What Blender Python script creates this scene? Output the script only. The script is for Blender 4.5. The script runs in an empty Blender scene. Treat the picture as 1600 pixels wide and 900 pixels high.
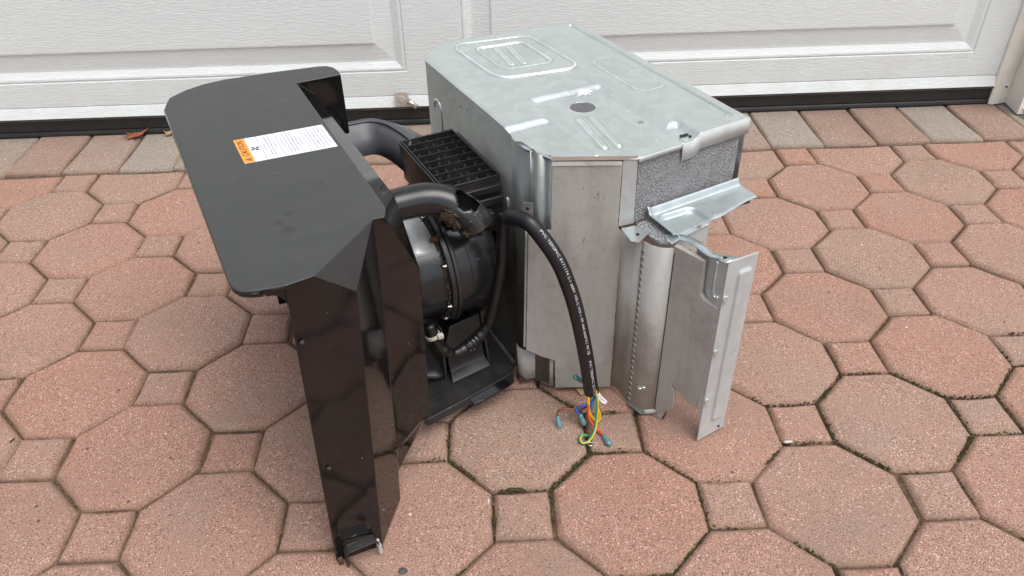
import bpy, bmesh, math, random
from mathutils import Vector, Matrix, noise
random.seed(7)
S = bpy.context.scene
COL = S.collection
R = math.radians

# ------------------------------------------------------------------ camera
cam_data = bpy.data.cameras.new('camera')
cam = bpy.data.objects.new('camera', cam_data)
COL.objects.link(cam)
cam_data.sensor_fit = 'HORIZONTAL'
cam_data.sensor_width = 36.0
cam_data.lens = 27.584
cam_data.clip_start = 0.02
cam_data.clip_end = 2000
PITCH, ROLL, YAW = 0.9332, -0.0222, -0.0313
cam.matrix_world = (Matrix.Translation((-0.0345, -0.777, 1.0140)) @ Matrix.Rotation(YAW, 4, 'Z')
                    @ Matrix.Rotation(PITCH, 4, 'X') @ Matrix.Rotation(ROLL, 4, 'Z'))
S.camera = cam
S.render.resolution_x, S.render.resolution_y = 1024, 576

# ------------------------------------------------------------------ sky and sun (bright overcast)
SUN_EL, SUN_AZ = R(66), R(138)          # azimuth clockwise from +Y
w = bpy.data.worlds.new('World')
S.world = w
w.use_nodes = True
wn = w.node_tree
bg = wn.nodes['Background']
sky = wn.nodes.new('ShaderNodeTexSky')
sky.sky_type = 'NISHITA'
sky.sun_disc = False
sky.sun_elevation = SUN_EL
sky.sun_rotation = SUN_AZ
sky.air_density = 1.0
sky.dust_density = 4.0
hs = wn.nodes.new('ShaderNodeHueSaturation')
hs.inputs['Saturation'].default_value = 0.50
wn.links.new(sky.outputs[0], hs.inputs['Color'])
wn.links.new(hs.outputs[0], bg.inputs['Color'])
bg.inputs['Strength'].default_value = 0.15
sl = bpy.data.lights.new('sun', 'SUN')
sl.energy = 0.85
sl.angle = R(45)
sl.color = (1.0, 0.99, 0.965)
sun = bpy.data.objects.new('sun', sl)
COL.objects.link(sun)
sd = Vector((math.sin(SUN_AZ) * math.cos(SUN_EL), math.cos(SUN_AZ) * math.cos(SUN_EL), math.sin(SUN_EL)))
sun.rotation_euler = sd.to_track_quat('Z', 'Y').to_euler()
sun.location = sd * 20
S.view_settings.view_transform = 'Standard'
S.view_settings.look = 'None'
S.view_settings.exposure = 0.50
S.view_settings.gamma = 1.0

# ------------------------------------------------------------------ node helpers
class NT:
    def __init__(self, name):
        self.m = bpy.data.materials.new(name)
        self.m.use_nodes = True
        self.t = self.m.node_tree
        self.b = self.t.nodes['Principled BSDF']
    def n(self, kind, **kw):
        nd = self.t.nodes.new('ShaderNode' + kind)
        for k, v in kw.items():
            setattr(nd, k, v)
        return nd
    def link(self, a, b):
        self.t.links.new(a, b)
    def put(self, sock, v):
        if hasattr(v, 'is_linked') or hasattr(v, 'links'):
            self.link(v, sock)
        else:
            if isinstance(v, tuple) and len(v) == 3 and sock.type == 'RGBA':
                v = v + (1,)
            sock.default_value = v
    def coord(self, which='Object'):
        return self.n('TexCoord').outputs[which]
    def pos(self):
        return self.n('NewGeometry').outputs['Position']
    def mapping(self, vec, scale=(1, 1, 1), loc=(0, 0, 0), rot=(0, 0, 0)):
        m = self.n('Mapping')
        self.put(m.inputs['Vector'], vec)
        m.inputs['Scale'].default_value = scale
        m.inputs['Location'].default_value = loc
        m.inputs['Rotation'].default_value = rot
        return m.outputs[0]
    def noise(self, vec, scale, detail=3.0, rough=0.55, dist=0.0):
        t = self.n('TexNoise')
        self.put(t.inputs['Vector'], vec)
        t.inputs['Scale'].default_value = scale
        t.inputs['Detail'].default_value = detail
        t.inputs['Roughness'].default_value = rough
        t.inputs['Distortion'].default_value = dist
        return t.outputs['Fac']
    def voro(self, vec, scale, feature='F1', rand=1.0):
        t = self.n('TexVoronoi', feature=feature)
        self.put(t.inputs['Vector'], vec)
        t.inputs['Scale'].default_value = scale
        t.inputs['Randomness'].default_value = rand
        return t
    def ramp(self, fac, stops, interp='LINEAR'):
        r = self.n('ValToRGB')
        r.color_ramp.interpolation = interp
        e = r.color_ramp.elements
        while len(e) < len(stops):
            e.new(0.5)
        for i, (p, c) in enumerate(stops):
            e[i].position = p
            e[i].color = (c + (1,)) if isinstance(c, tuple) else (c, c, c, 1)
        self.put(r.inputs[0], fac)
        return r.outputs[0]
    def mix(self, fac, a, b, mode='MIX'):
        m = self.n('Mix', data_type='RGBA', blend_type=mode)
        self.put(m.inputs[0], fac)
        self.put(m.inputs[6], a)
        self.put(m.inputs[7], b)
        return m.outputs[2]
    def math(self, op, a, b=0.5, c=None, clamp=False):
        m = self.n('Math', operation=op, use_clamp=clamp)
        self.put(m.inputs[0], a)
        self.put(m.inputs[1], b)
        if c is not None:
            self.put(m.inputs[2], c)
        return m.outputs[0]
    def bump(self, h, dist=0.001, strength=1.0, normal=None):
        b = self.n('Bump')
        b.inputs['Distance'].default_value = dist
        b.inputs['Strength'].default_value = strength
        self.put(b.inputs['Height'], h)
        if normal is not None:
            self.link(normal, b.inputs['Normal'])
        return b.outputs[0]
    def set(self, **kw):
        nm = {'color': 'Base Color', 'rough': 'Roughness', 'metal': 'Metallic', 'normal': 'Normal',
              'spec': 'Specular IOR Level', 'coat': 'Coat Weight', 'trans': 'Transmission Weight', 'alpha': 'Alpha'}
        for k, v in kw.items():
            self.put(self.b.inputs[nm[k]], v)
        return self.m

def plain(name, color, rough=0.5, metal=0.0, var=0.12, scale=60, bump=0.0, bscale=300):
    k = NT(name)
    p = k.coord()
    f = k.noise(p, scale, 4)
    lo = tuple(c * (1 - var) for c in color)
    hi = tuple(min(1, c * (1 + var)) for c in color)
    k.set(color=k.ramp(f, [(0.3, lo), (0.7, hi)]), metal=metal,
          rough=k.ramp(k.noise(p, scale * 0.6, 3), [(0.3, max(0.02, rough - 0.06)), (0.7, min(1, rough + 0.06))]))
    if bump:
        k.set(normal=k.bump(k.noise(p, bscale, 3), bump))
    return k.m

def paver_material(name, stops):
    k = NT(name)
    pos = k.pos()
    oi = k.n('ObjectInfo')
    rnd = oi.outputs['Random']
    off = k.n('Combine' + 'XYZ')
    k.put(off.inputs[0], k.math('MULTIPLY', rnd, 37.0))
    k.put(off.inputs[1], k.math('MULTIPLY', rnd, 91.0))
    va = k.n('VectorMath', operation='ADD')
    k.link(pos, va.inputs[0]); k.link(off.outputs[0], va.inputs[1])
    v = va.outputs[0]
    big = k.noise(v, 6.0, 3, 0.6)
    tone = k.math('ADD', k.math('MULTIPLY', rnd, 0.62), k.math('MULTIPLY', big, 0.52))
    base = k.ramp(tone, stops)
    # aggregate: fine grain, dark grit, pale chips
    g1 = k.noise(pos, 640, 2, 0.75)
    base = k.mix(0.85, base, k.ramp(g1, [(0.32, 0.22), (0.5, 1.0), (0.68, 1.95)]), 'MULTIPLY')
    vo = k.voro(pos, 330)
    cellv = k.n('Separate' + 'Color'); k.link(vo.outputs['Color'], cellv.inputs[0])
    chip = k.math('MULTIPLY', k.math('GREATER_THAN', cellv.outputs[0], 0.87), k.math('LESS_THAN', vo.outputs['Distance'], 0.40))
    base = k.mix(k.math('MULTIPLY', chip, k.ramp(k.noise(pos, 15, 4, 0.7), [(0.35, 0.35), (0.65, 1.0)])), base, (0.74, 0.63, 0.55))
    grit = k.math('MULTIPLY', k.math('LESS_THAN', cellv.outputs[1], 0.12), k.math('LESS_THAN', vo.outputs['Distance'], 0.45))
    base = k.mix(k.math('MULTIPLY', grit, 0.8), base, (0.10, 0.075, 0.06))
    # pale scuffs and worn whitish patches
    sc = k.noise(k.mapping(v, (9, 26, 9), rot=(0, 0, 0.5)), 2.2, 5, 0.72)
    base = k.mix(k.ramp(sc, [(0.62, 0.0), (0.76, 0.38)]), base, (0.52, 0.44, 0.38))
    st = k.noise(pos, 3.1, 4, 0.6)
    base = k.mix(k.ramp(st, [(0.52, 0.0), (0.72, 0.35)]), base, (0.23, 0.165, 0.125))
    vo2 = k.voro(pos, 34)
    cs2 = k.n('SeparateColor'); k.link(vo2.outputs['Color'], cs2.inputs[0])
    fleck = k.math('MULTIPLY', k.math('GREATER_THAN', cs2.outputs[0], 0.93), k.math('LESS_THAN', vo2.outputs['Distance'], 0.085))
    base = k.mix(k.math('MULTIPLY', fleck, 0.8), base, (0.74, 0.70, 0.64))
    fleck2 = k.math('MULTIPLY', k.math('LESS_THAN', cs2.outputs[1], 0.05), k.math('LESS_THAN', vo2.outputs['Distance'], 0.10))
    base = k.mix(k.math('MULTIPLY', fleck2, 0.8), base, (0.07, 0.05, 0.04))
    # grey weathering that creeps in from one side of a slab, and long pale scratches
    wx = k.noise(v, 4.2, 3, 0.6)
    base = k.mix(k.ramp(wx, [(0.54, 0.0), (0.70, 0.34)]), base, (0.310, 0.245, 0.195))
    s1 = k.noise(k.mapping(v, (14, 190, 14), rot=(0, 0, 0.55)), 1.0, 3, 0.6)
    s2 = k.noise(k.mapping(v, (170, 12, 14), rot=(0, 0, 0.25)), 1.0, 3, 0.6)
    sm = k.math('MULTIPLY', k.math('MAXIMUM', k.ramp(s1, [(0.685, 0.0), (0.72, 0.6)]), k.ramp(s2, [(0.70, 0.0), (0.73, 0.6)])), k.ramp(k.noise(v, 9, 3), [(0.45, 0.0), (0.6, 1.0)]))
    base = k.mix(sm, base, (0.60, 0.52, 0.46))
    # sand and dirt caught on the chamfers
    at = k.n('Attribute', attribute_name='edge')
    ef = k.math('MULTIPLY', at.outputs['Fac'], k.ramp(k.noise(pos, 24, 4, 0.65), [(0.35, 0.25), (0.65, 1.0)]))
    base = k.mix(k.math('MULTIPLY', ef, 0.42), base, (0.265, 0.185, 0.118))
    h = k.math('ADD', k.math('MULTIPLY', k.noise(pos, 420, 3, 0.7), 0.7), k.math('MULTIPLY', k.noise(pos, 95, 3), 0.4))
    k.set(color=base, rough=0.88, spec=0.3, normal=k.bump(h, 0.0026, 1.0))
    return k.m

def joint_material():
    k = NT('joint_sand')
    pos = k.pos()
    f = k.noise(pos, 70, 5, 0.7)
    sand = k.ramp(f, [(0.3, (0.050, 0.032, 0.020)), (0.5, (0.120, 0.073, 0.042)), (0.72, (0.25, 0.165, 0.10))])
    k.set(color=sand, rough=0.95, normal=k.bump(k.noise(pos, 350, 4, 0.7), 0.003))
    return k.m

def steel_material(name, tint=(0.70, 0.765, 0.755), rough=0.21, oxide=0.8, dirt=0.06, metal=0.82, dirtcol=(0.45, 0.44, 0.40)):
    k = NT(name)
    p = k.coord()
    vo = k.voro(p, 55)
    cs = k.n('SeparateColor'); k.link(vo.outputs['Color'], cs.inputs[0])
    sp = k.ramp(cs.outputs[0], [(0.0, 0.93), (1.0, 1.05)])
    col = k.mix(1.0, tint, sp, 'MULTIPLY')
    cloud = k.noise(p, 9, 2, 0.5)
    col = k.mix(0.6, col, k.ramp(cloud, [(0.3, 0.93), (0.7, 1.06)]), 'MULTIPLY')
    d = k.math('MULTIPLY', k.ramp(k.noise(p, 15, 3, 0.6), [(0.48, 0.0), (0.80, 1.0)]), dirt)
    col = k.mix(d, col, dirtcol)
    # white zinc bloom: a few patches and specks
    vw = k.voro(p, 42)
    cw = k.n('SeparateColor'); k.link(vw.outputs['Color'], cw.inputs[0])
    dd = k.math('ADD', vw.outputs['Distance'], k.math('MULTIPLY', k.noise(p, 260, 2), 0.16))
    speck = k.math('MULTIPLY', k.math('GREATER_THAN', cw.outputs[2], 0.90), k.math('LESS_THAN', dd, 0.17))
    ox = k.math('MULTIPLY', speck, oxide, clamp=True)
    col = k.mix(ox, col, (0.78, 0.80, 0.80))
    # reflection lines painted pale on the pressed ridges, crease shading painted dark beside them
    wa = k.n('Attribute', attribute_name='ridge_glint').outputs['Fac']
    ga = k.n('Attribute', attribute_name='crease_shade').outputs['Fac']
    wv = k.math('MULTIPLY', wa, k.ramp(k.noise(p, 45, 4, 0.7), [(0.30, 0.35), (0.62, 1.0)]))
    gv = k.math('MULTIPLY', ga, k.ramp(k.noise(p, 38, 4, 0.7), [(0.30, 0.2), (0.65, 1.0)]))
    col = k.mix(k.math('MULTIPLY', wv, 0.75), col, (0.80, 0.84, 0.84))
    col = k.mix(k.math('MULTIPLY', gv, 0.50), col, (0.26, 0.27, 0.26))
    ox = k.math('MAXIMUM', ox, k.math('MULTIPLY', wv, 0.6))
    met = k.math('SUBTRACT', metal, k.math('MULTIPLY', k.math('MAXIMUM', k.math('MULTIPLY', d, 0.9), ox), metal))
    rg = k.math('ADD', rough - 0.08, k.math('MULTIPLY', cloud, 0.18))
    rg = k.math('ADD', rg, k.math('MULTIPLY', k.math('MAXIMUM', d, ox), 0.4), clamp=True)
    k.set(color=col, metal=met, rough=rg, normal=k.bump(k.noise(p, 12, 1), 0.002, 0.25))
    return k.m

def lining_material(name, col=(0.385, 0.372, 0.335)):
    k = NT(name)
    p = k.coord()
    streak = k.noise(k.mapping(p, (14, 14, 3.2)), 1.6, 6, 0.68)
    c = k.ramp(streak, [(0.28, tuple(x * 0.80 for x in col)), (0.5, col), (0.75, tuple(x * 1.12 for x in col))])
    stain = k.noise(p, 11, 5, 0.7)
    c = k.mix(k.ramp(stain, [(0.50, 0.0), (0.72, 0.55)]), c, (0.215, 0.18, 0.145))
    scuff = k.noise(k.mapping(p, (70, 70, 22), rot=(0.3, 0.2, 0.4)), 1.3, 5, 0.75)
    c = k.mix(k.ramp(scuff, [(0.61, 0.0), (0.72, 0.55)]), c, (0.13, 0.11, 0.095))
    vo = k.voro(p, 60)
    cs = k.n('SeparateColor'); k.link(vo.outputs['Color'], cs.inputs[0])
    dot = k.math('MULTIPLY', k.math('GREATER_THAN', cs.outputs[0], 0.90), k.math('LESS_THAN', vo.outputs['Distance'], 0.075))
    c = k.mix(k.math('MULTIPLY', dot, 0.8), c, (0.08, 0.055, 0.04))
    k.set(color=c, rough=0.72, metal=0.04, normal=k.bump(k.noise(p, 120, 4, 0.6), 0.0009, 0.7))
    return k.m

def plastic_material(name, col, rough, dust=0.25, dustcol=(0.16, 0.15, 0.135), scratch=True, spec=0.5):
    k = NT(name)
    p = k.coord()
    d = k.ramp(k.noise(p, 13, 6, 0.7), [(0.42, 0.0), (0.8, dust)])
    c = k.mix(d, col, dustcol)
    rg = k.math('ADD', rough, k.math('MULTIPLY', d, 0.9), clamp=True)
    if scratch:
        w1 = k.noise(k.mapping(p, (30, 420, 60), rot=(0.3, 0.5, 0.7)), 1.0, 3, 0.5)
        m = k.ramp(w1, [(0.715, 0.0), (0.74, 0.45)])
        c = k.mix(m, c, (0.24, 0.235, 0.225))
        vo = k.voro(p, 26)
        cs = k.n('SeparateColor'); k.link(vo.outputs['Color'], cs.inputs[0])
        dot = k.math('MULTIPLY', k.math('GREATER_THAN', cs.outputs[0], 0.9), k.math('LESS_THAN', vo.outputs['Distance'], 0.045))
        c = k.mix(k.math('MULTIPLY', dot, 0.5), c, (0.4, 0.38, 0.35))
    k.set(color=c, rough=rg, spec=spec, normal=k.bump(k.noise(p, 7, 2), 0.002, 0.12))
    return k.m

M = {}
M['paver'] = paver_material('concrete_paver', [(0.06, (0.318, 0.238, 0.184)), (0.24, (0.352, 0.232, 0.178)), (0.50, (0.374, 0.227, 0.173)),
                                              (0.76, (0.380, 0.219, 0.164)), (1.00, (0.382, 0.203, 0.148))])
M['paver_grey'] = paver_material('weathered_concrete_paver', [(0.15, (0.305, 0.280, 0.240)), (0.38, (0.320, 0.265, 0.218)), (0.60, (0.318, 0.225, 0.180)),
                                              (0.85, (0.315, 0.205, 0.160)), (1.0, (0.300, 0.235, 0.190))])
M['joint'] = joint_material()
M['steel'] = steel_material('galvanised_steel')
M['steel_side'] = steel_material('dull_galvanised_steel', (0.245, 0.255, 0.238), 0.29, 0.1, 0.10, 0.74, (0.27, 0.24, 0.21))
M['steel_dull'] = steel_material('dull_bluish_zinc', (0.52, 0.58, 0.585), 0.38, 0.3, 0.05, 0.7)
M['steel_grey'] = steel_material('grey_zinc_sheet', (0.53, 0.56, 0.55), 0.5, 0.15, 0.1, 0.25)
M['lining'] = lining_material('stained_grey_lining')
M['lining_pale'] = lining_material('pale_grey_lining', (0.44, 0.43, 0.395))
def plate_material():
    m = plastic_material('weathered_black_plastic', (0.042, 0.044, 0.044), 0.34, 0.20, (0.10, 0.10, 0.098))
    k = NT.__new__(NT); k.m = m; k.t = m.node_tree; k.b = k.t.nodes['Principled BSDF']
    p = k.coord()
    cin = k.b.inputs['Base Color'].links[0].from_socket
    rin = k.b.inputs['Roughness'].links[0].from_socket
    wob = k.noise(p, 60, 3)
    smear = None
    for cx, cy, r in ((-0.3495, -0.066, 0.012), (-0.3660, -0.082, 0.011), (-0.3580, -0.106, 0.015), (-0.29, -0.01, 0.010)):
        vm = k.n('VectorMath', operation='DISTANCE')
        k.link(p, vm.inputs[0]); vm.inputs[1].default_value = (cx, cy, 0.5)
        d = k.math('ADD', vm.outputs['Value'], k.math('MULTIPLY', wob, 0.006))
        f = k.ramp(k.math('DIVIDE', d, r), [(0.55, 1.0), (0.95, 0.0)])
        smear = f if smear is None else k.math('MAXIMUM', smear, f)
    # faint wiped streaks and dried drops
    st = k.ramp(k.noise(k.mapping(p, (5, 40, 5), rot=(0, 0, 0.9)), 1.0, 5, 0.7), [(0.45, 0.0), (0.8, 1.0)])
    vo = k.voro(p, 30)
    cs = k.n('SeparateColor'); k.link(vo.outputs['Color'], cs.inputs[0])
    drop = k.math('MULTIPLY', k.math('GREATER_THAN', cs.outputs[0], 0.88), k.ramp(vo.outputs['Distance'], [(0.03, 0.5), (0.10, 0.0)]))
    c = k.mix(k.math('MULTIPLY', smear, 0.55), cin, (0.018, 0.018, 0.019))
    c = k.mix(k.math('MULTIPLY', st, 0.22), c, (0.085, 0.086, 0.085))
    c = k.mix(k.math('MULTIPLY', drop, 0.5), c, (0.11, 0.11, 0.108))
    r = k.math('ADD', rin, k.math('SUBTRACT', k.math('MULTIPLY', st, 0.07), k.math('MULTIPLY', smear, 0.06)))
    return k.set(color=c, rough=r)
M['plate'] = plate_material()
M['gloss'] = plastic_material('glossy_black_plastic', (0.0062, 0.0060, 0.006), 0.065, 0.06)
M['black'] = plastic_material('dusty_black_plastic', (0.017, 0.017, 0.018), 0.30, 0.35, (0.10, 0.085, 0.07))
M['rubber'] = plain('black_rubber', (0.016, 0.015, 0.014), 0.55, 0, 0.25, 30)
M['cable'] = plain('black_cable_jacket', (0.011, 0.011, 0.012), 0.42, 0, 0.2, 80)
M['white_print'] = plain('white_print', (0.50, 0.50, 0.50), 0.6, 0, 0.4, 900)
M['paper'] = plain('white_sticker', (0.80, 0.82, 0.86), 0.45, 0, 0.03, 20)
M['orange'] = plain('orange_print', (0.87, 0.33, 0.05), 0.45, 0, 0.05, 20)
M['ink'] = plain('dark_ink', (0.03, 0.03, 0.035), 0.5)
M['grey_ink'] = plain('grey_ink', (0.13, 0.13, 0.16), 0.5)
M['silver'] = plain('silver_label', (0.55, 0.56, 0.56), 0.42, 0.3, 0.12, 60)
M['bolt'] = plain('zinc_bolt', (0.6, 0.58, 0.54), 0.3, 1.0, 0.1, 90)
M['rust'] = plain('rusty_metal', (0.12, 0.05, 0.025), 0.85, 0.1, 0.5, 90, 0.001)
M['dirt'] = plain('dried_dirt', (0.105, 0.070, 0.040), 0.95, 0, 0.7, 160, 0.002)
M['hole'] = plain('dark_recess', (0.02, 0.018, 0.016), 0.8)
M['crimp'] = None

k = NT('foam_insulation')
p = k.coord()
vo = k.voro(k.mapping(p, (1, 1, 1.2)), 225, 'DISTANCE_TO_EDGE')
crk = k.ramp(vo.outputs['Distance'], [(0.02, 0.0), (0.16, 1.0)])
big = k.noise(p, 40, 4, 0.7)
c = k.mix(crk, (0.225, 0.225, 0.23), (0.385, 0.395, 0.405))
c = k.mix(0.6, c, k.ramp(big, [(0.3, 0.72), (0.7, 1.2)]), 'MULTIPLY')
M['foam'] = k.set(color=c, rough=0.6, normal=k.bump(k.math('ADD', crk, k.math('MULTIPLY', big, 1.5)), 0.003, 0.8))

k = NT('white_embossed_door_steel')
p = k.pos()
g = k.noise(k.mapping(p, (52, 52, 300)), 1.0, 3, 0.6, 0.7)
g2 = k.noise(k.mapping(p, (24, 24, 150)), 1.0, 3, 0.6, 0.5)
h = k.math('ADD', k.math('MULTIPLY', k.ramp(g, [(0.42, 0.0), (0.58, 1.0)]), 0.8), k.math('MULTIPLY', g2, 0.4))
c = k.ramp(k.noise(p, 2.5, 4), [(0.3, (0.735, 0.79, 0.77)), (0.7, (0.775, 0.825, 0.805))])
vo = k.voro(p, 16)
cs = k.n('SeparateColor'); k.link(vo.outputs['Color'], cs.inputs[0])
dot = k.math('MULTIPLY', k.math('GREATER_THAN', cs.outputs[0], 0.8), k.math('LESS_THAN', vo.outputs['Distance'], 0.035))
c = k.mix(k.math('MULTIPLY', dot, 0.6), c, (0.2, 0.19, 0.17))
sep = k.n('SeparateXYZ'); k.link(p, sep.inputs[0])
dz = k.math('MULTIPLY', k.ramp(sep.outputs[2], [(0.055, 1.0), (0.30, 0.0)]), k.ramp(k.noise(p, 9, 5, 0.7), [(0.4, 0.0), (0.75, 0.30)]))
c = k.mix(dz, c, (0.50, 0.46, 0.40))
M['door'] = k.set(color=c, rough=0.45, normal=k.bump(h, 0.0010, 0.6))
M['vinyl'] = plain('cream_vinyl', (0.80, 0.785, 0.70), 0.45, 0, 0.07, 14)
M['wall'] = plain('pale_render', (0.62, 0.61, 0.58), 0.8, 0, 0.08, 12, 0.002)
M['retainer'] = plain('grey_retainer', (0.09, 0.09, 0.088), 0.4, 0.4, 0.2, 40)
M['leaf'] = plain('dry_leaf', (0.26, 0.085, 0.04), 0.7, 0, 0.4, 60, 0.001)
M['leaf_tan'] = plain('tan_leaf', (0.42, 0.27, 0.14), 0.7, 0, 0.3, 60, 0.001)
M['stone_dark'] = plain('dark_stone', (0.07, 0.068, 0.068), 0.7, 0, 0.3, 90, 0.001)
M['stone_white'] = plain('white_stone', (0.52, 0.49, 0.44), 0.7, 0, 0.1, 90, 0.001)
k = NT('moss')
p = k.pos()
M['moss'] = k.set(color=k.ramp(k.noise(p, 60, 4, 0.7), [(0.3, (0.030, 0.022, 0.012)), (0.52, (0.056, 0.048, 0.016)), (0.78, (0.12, 0.115, 0.024))]), rough=0.95)
M['sandgrain'] = plain('sand_grain', (0.21, 0.145, 0.085), 0.95, 0, 0.5, 130)
for nm, c in dict(yellow=(0.80, 0.56, 0.01), blue=(0.02, 0.10, 0.42), brown=(0.22, 0.06, 0.04), red=(0.62, 0.07, 0.035),
                  green=(0.02, 0.30, 0.16), white=(0.82, 0.82, 0.80)).items():
    M['wire_' + nm] = plain(nm + '_wire_insulation', c, 0.35, 0, 0.06)
k = NT('teal_vinyl_crimp')
M['crimp'] = k.set(color=(0.15, 0.36, 0.39), rough=0.18, trans=0.30, coat=0.3)

# ------------------------------------------------------------------ mesh helpers
def link(o, parent=None):
    COL.objects.link(o)
    if parent is not None:
        o.parent = parent
    return o

def meshobj(name, verts, faces, mat, parent=None, smooth=False):
    me = bpy.data.meshes.new(name)
    me.from_pydata([tuple(v) for v in verts], [], faces)
    if smooth:
        me.polygons.foreach_set('use_smooth', [True] * len(me.polygons))
    me.materials.append(M[mat])
    return link(bpy.data.objects.new(name, me), parent)

def copyobj(o, loc=None, parent=None, rot=None, scale=None):
    c = o.copy()
    COL.objects.link(c)
    if parent is not None:
        c.parent = parent
    if loc is not None: c.location = loc
    if rot is not None: c.rotation_euler = rot
    if scale is not None: c.scale = scale
    return c

def solid(o, t, off=-1.0):
    m = o.modifiers.new('solid', 'SOLIDIFY')
    m.thickness = t; m.offset = off
    m.use_even_offset = True
    return o

def bevel(o, wd, seg=2, ang=30):
    m = o.modifiers.new('bevel', 'BEVEL')
    m.width = wd; m.segments = seg
    m.limit_method = 'ANGLE'; m.angle_limit = R(ang)
    m.harden_normals = False
    for p in o.data.polygons: p.use_smooth = True
    n = o.modifiers.new('wn', 'WEIGHTED_NORMAL')
    n.keep_sharp = True
    return o

def recalc(o, up=None):
    bm = bmesh.new(); bm.from_mesh(o.data)
    bmesh.ops.recalc_face_normals(bm, faces=bm.faces)
    if up is not None:
        s = max(bm.faces, key=lambda f: f.calc_area())
        if s.normal.dot(Vector(up)) < 0:
            bmesh.ops.reverse_faces(bm, faces=bm.faces)
    bm.to_mesh(o.data); bm.free()
    return o

def boxmesh(x0, x1, y0, y1, z0, z1):
    v = [(x0, y0, z0), (x1, y0, z0), (x1, y1, z0), (x0, y1, z0), (x0, y0, z1), (x1, y0, z1), (x1, y1, z1), (x0, y1, z1)]
    f = [(0, 3, 2, 1), (4, 5, 6, 7), (0, 1, 5, 4), (1, 2, 6, 5), (2, 3, 7, 6), (3, 0, 4, 7)]
    return v, f

def box(name, b, mat, parent=None, bv=0.0):
    v, f = boxmesh(*b)
    o = meshobj(name, v, f, mat, parent)
    if bv: bevel(o, bv)
    return o

def join(parts):
    V, F = [], []
    for v, f in parts:
        n = len(V)
        V += [tuple(x) for x in v]
        F += [tuple(i + n for i in q) for q in f]
    return V, F

def prism(poly, axis_from, axis_to):
    """polygon of 3D points swept by the vector axis_to-axis_from"""
    d = Vector(axis_to) - Vector(axis_from)
    n = len(poly)
    v = [Vector(p) for p in poly] + [Vector(p) + d for p in poly]
    f = [tuple(range(n - 1, -1, -1)), tuple(range(n, 2 * n))]
    f += [(i, (i + 1) % n, n + (i + 1) % n, n + i) for i in range(n)]
    return v, f

def spline(pts, n=10):
    P = [Vector(p) for p in pts]
    if len(P) < 3 or n == 1: return P
    Q = [2 * P[0] - P[1]] + P + [2 * P[-1] - P[-2]]
    out = []
    for i in range(1, len(Q) - 2):
        p0, p1, p2, p3 = Q[i - 1:i + 3]
        for j in range(n):
            t = j / n
            out.append(0.5 * ((2 * p1) + (p2 - p0) * t + (2 * p0 - 5 * p1 + 4 * p2 - p3) * t * t + (3 * p1 - p0 - 3 * p2 + p3) * t ** 3))
    out.append(P[-1])
    return out

def frames(path, ref):
    ref = Vector(ref)
    fr = []
    for i, p in enumerate(path):
        t = (path[min(i + 1, len(path) - 1)] - path[max(i - 1, 0)]).normalized()
        a = (ref - t * ref.dot(t))
        if a.length < 1e-5: a = Vector((0.3, 0.9, 0.1)) - t * t.dot(Vector((0.3, 0.9, 0.1)))
        a.normalize()
        fr.append((p, t, a, t.cross(a)))
    return fr

CAMDIR = (-0.45, -0.75, 0.6)
def tube(path, r, seg=12, ref=CAMDIR, cap=True, skip=None):
    fr = frames(path, ref)
    V, F = [], []
    for i, (p, t, a, b) in enumerate(fr):
        rr = r(i / (len(fr) - 1)) if callable(r) else r
        for j in range(seg):
            th = 2 * math.pi * j / seg
            V.append(p + (a * math.cos(th) + b * math.sin(th)) * rr)
    for i in range(len(fr) - 1):
        for j in range(seg):
            if skip and skip(i / (len(fr) - 1), j / seg): continue
            F.append((i * seg + j, i * seg + (j + 1) % seg, (i + 1) * seg + (j + 1) % seg, (i + 1) * seg + j))
    if cap:
        F.append(tuple(range(seg - 1, -1, -1)))
        n = (len(fr) - 1) * seg
        F.append(tuple(n + j for j in range(seg)))
    return V, F

def lathe_x(prof, cy, cz, seg=48):
    """profile [(x, r)] turned round the x direction"""
    V, F = [], []
    for x, r in prof:
        for j in range(seg):
            th = 2 * math.pi * j / seg
            V.append((x, cy + r * math.cos(th), cz + r * math.sin(th)))
    for i in range(len(prof) - 1):
        for j in range(seg):
            F.append((i * seg + j, (i + 1) * seg + j, (i + 1) * seg + (j + 1) % seg, i * seg + (j + 1) % seg))
    return V, F

def cyl(c, axis, r, h, seg=12):
    c = Vector(c); axis = Vector(axis).normalized()
    return tube([c, c + axis * h], r, seg, ref=(0.31, 0.52, 0.79))

def blob(c, rx, ry, rz, seed=0, rough=0.25, sub=1):
    bm = bmesh.new()
    bmesh.ops.create_icosphere(bm, subdivisions=sub, radius=1)
    V = []
    for v in bm.verts:
        n = 1 + rough * noise.noise(v.co * 1.7 + Vector((seed * 3.1, seed * 1.7, seed)))
        V.append((c[0] + v.co.x * rx * n, c[1] + v.co.y * ry * n, c[2] + v.co.z * rz * n))
    F = [tuple(v.index for v in f.verts) for f in bm.faces]
    bm.free()
    return V, F

def thing(name, label, cat, loc=(0, 0, 0), rotz=0.0, group=None):
    o = bpy.data.objects.new(name, None)
    COL.objects.link(o)
    o.empty_display_size = 0.1
    o.location = loc; o.rotation_euler = (0, 0, rotz)
    o['label'] = label; o['category'] = cat
    if group: o['group'] = group
    return o

def tag(o, label, cat, group=None):
    o['label'] = label; o['category'] = cat
    if group: o['group'] = group
    return o

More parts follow.
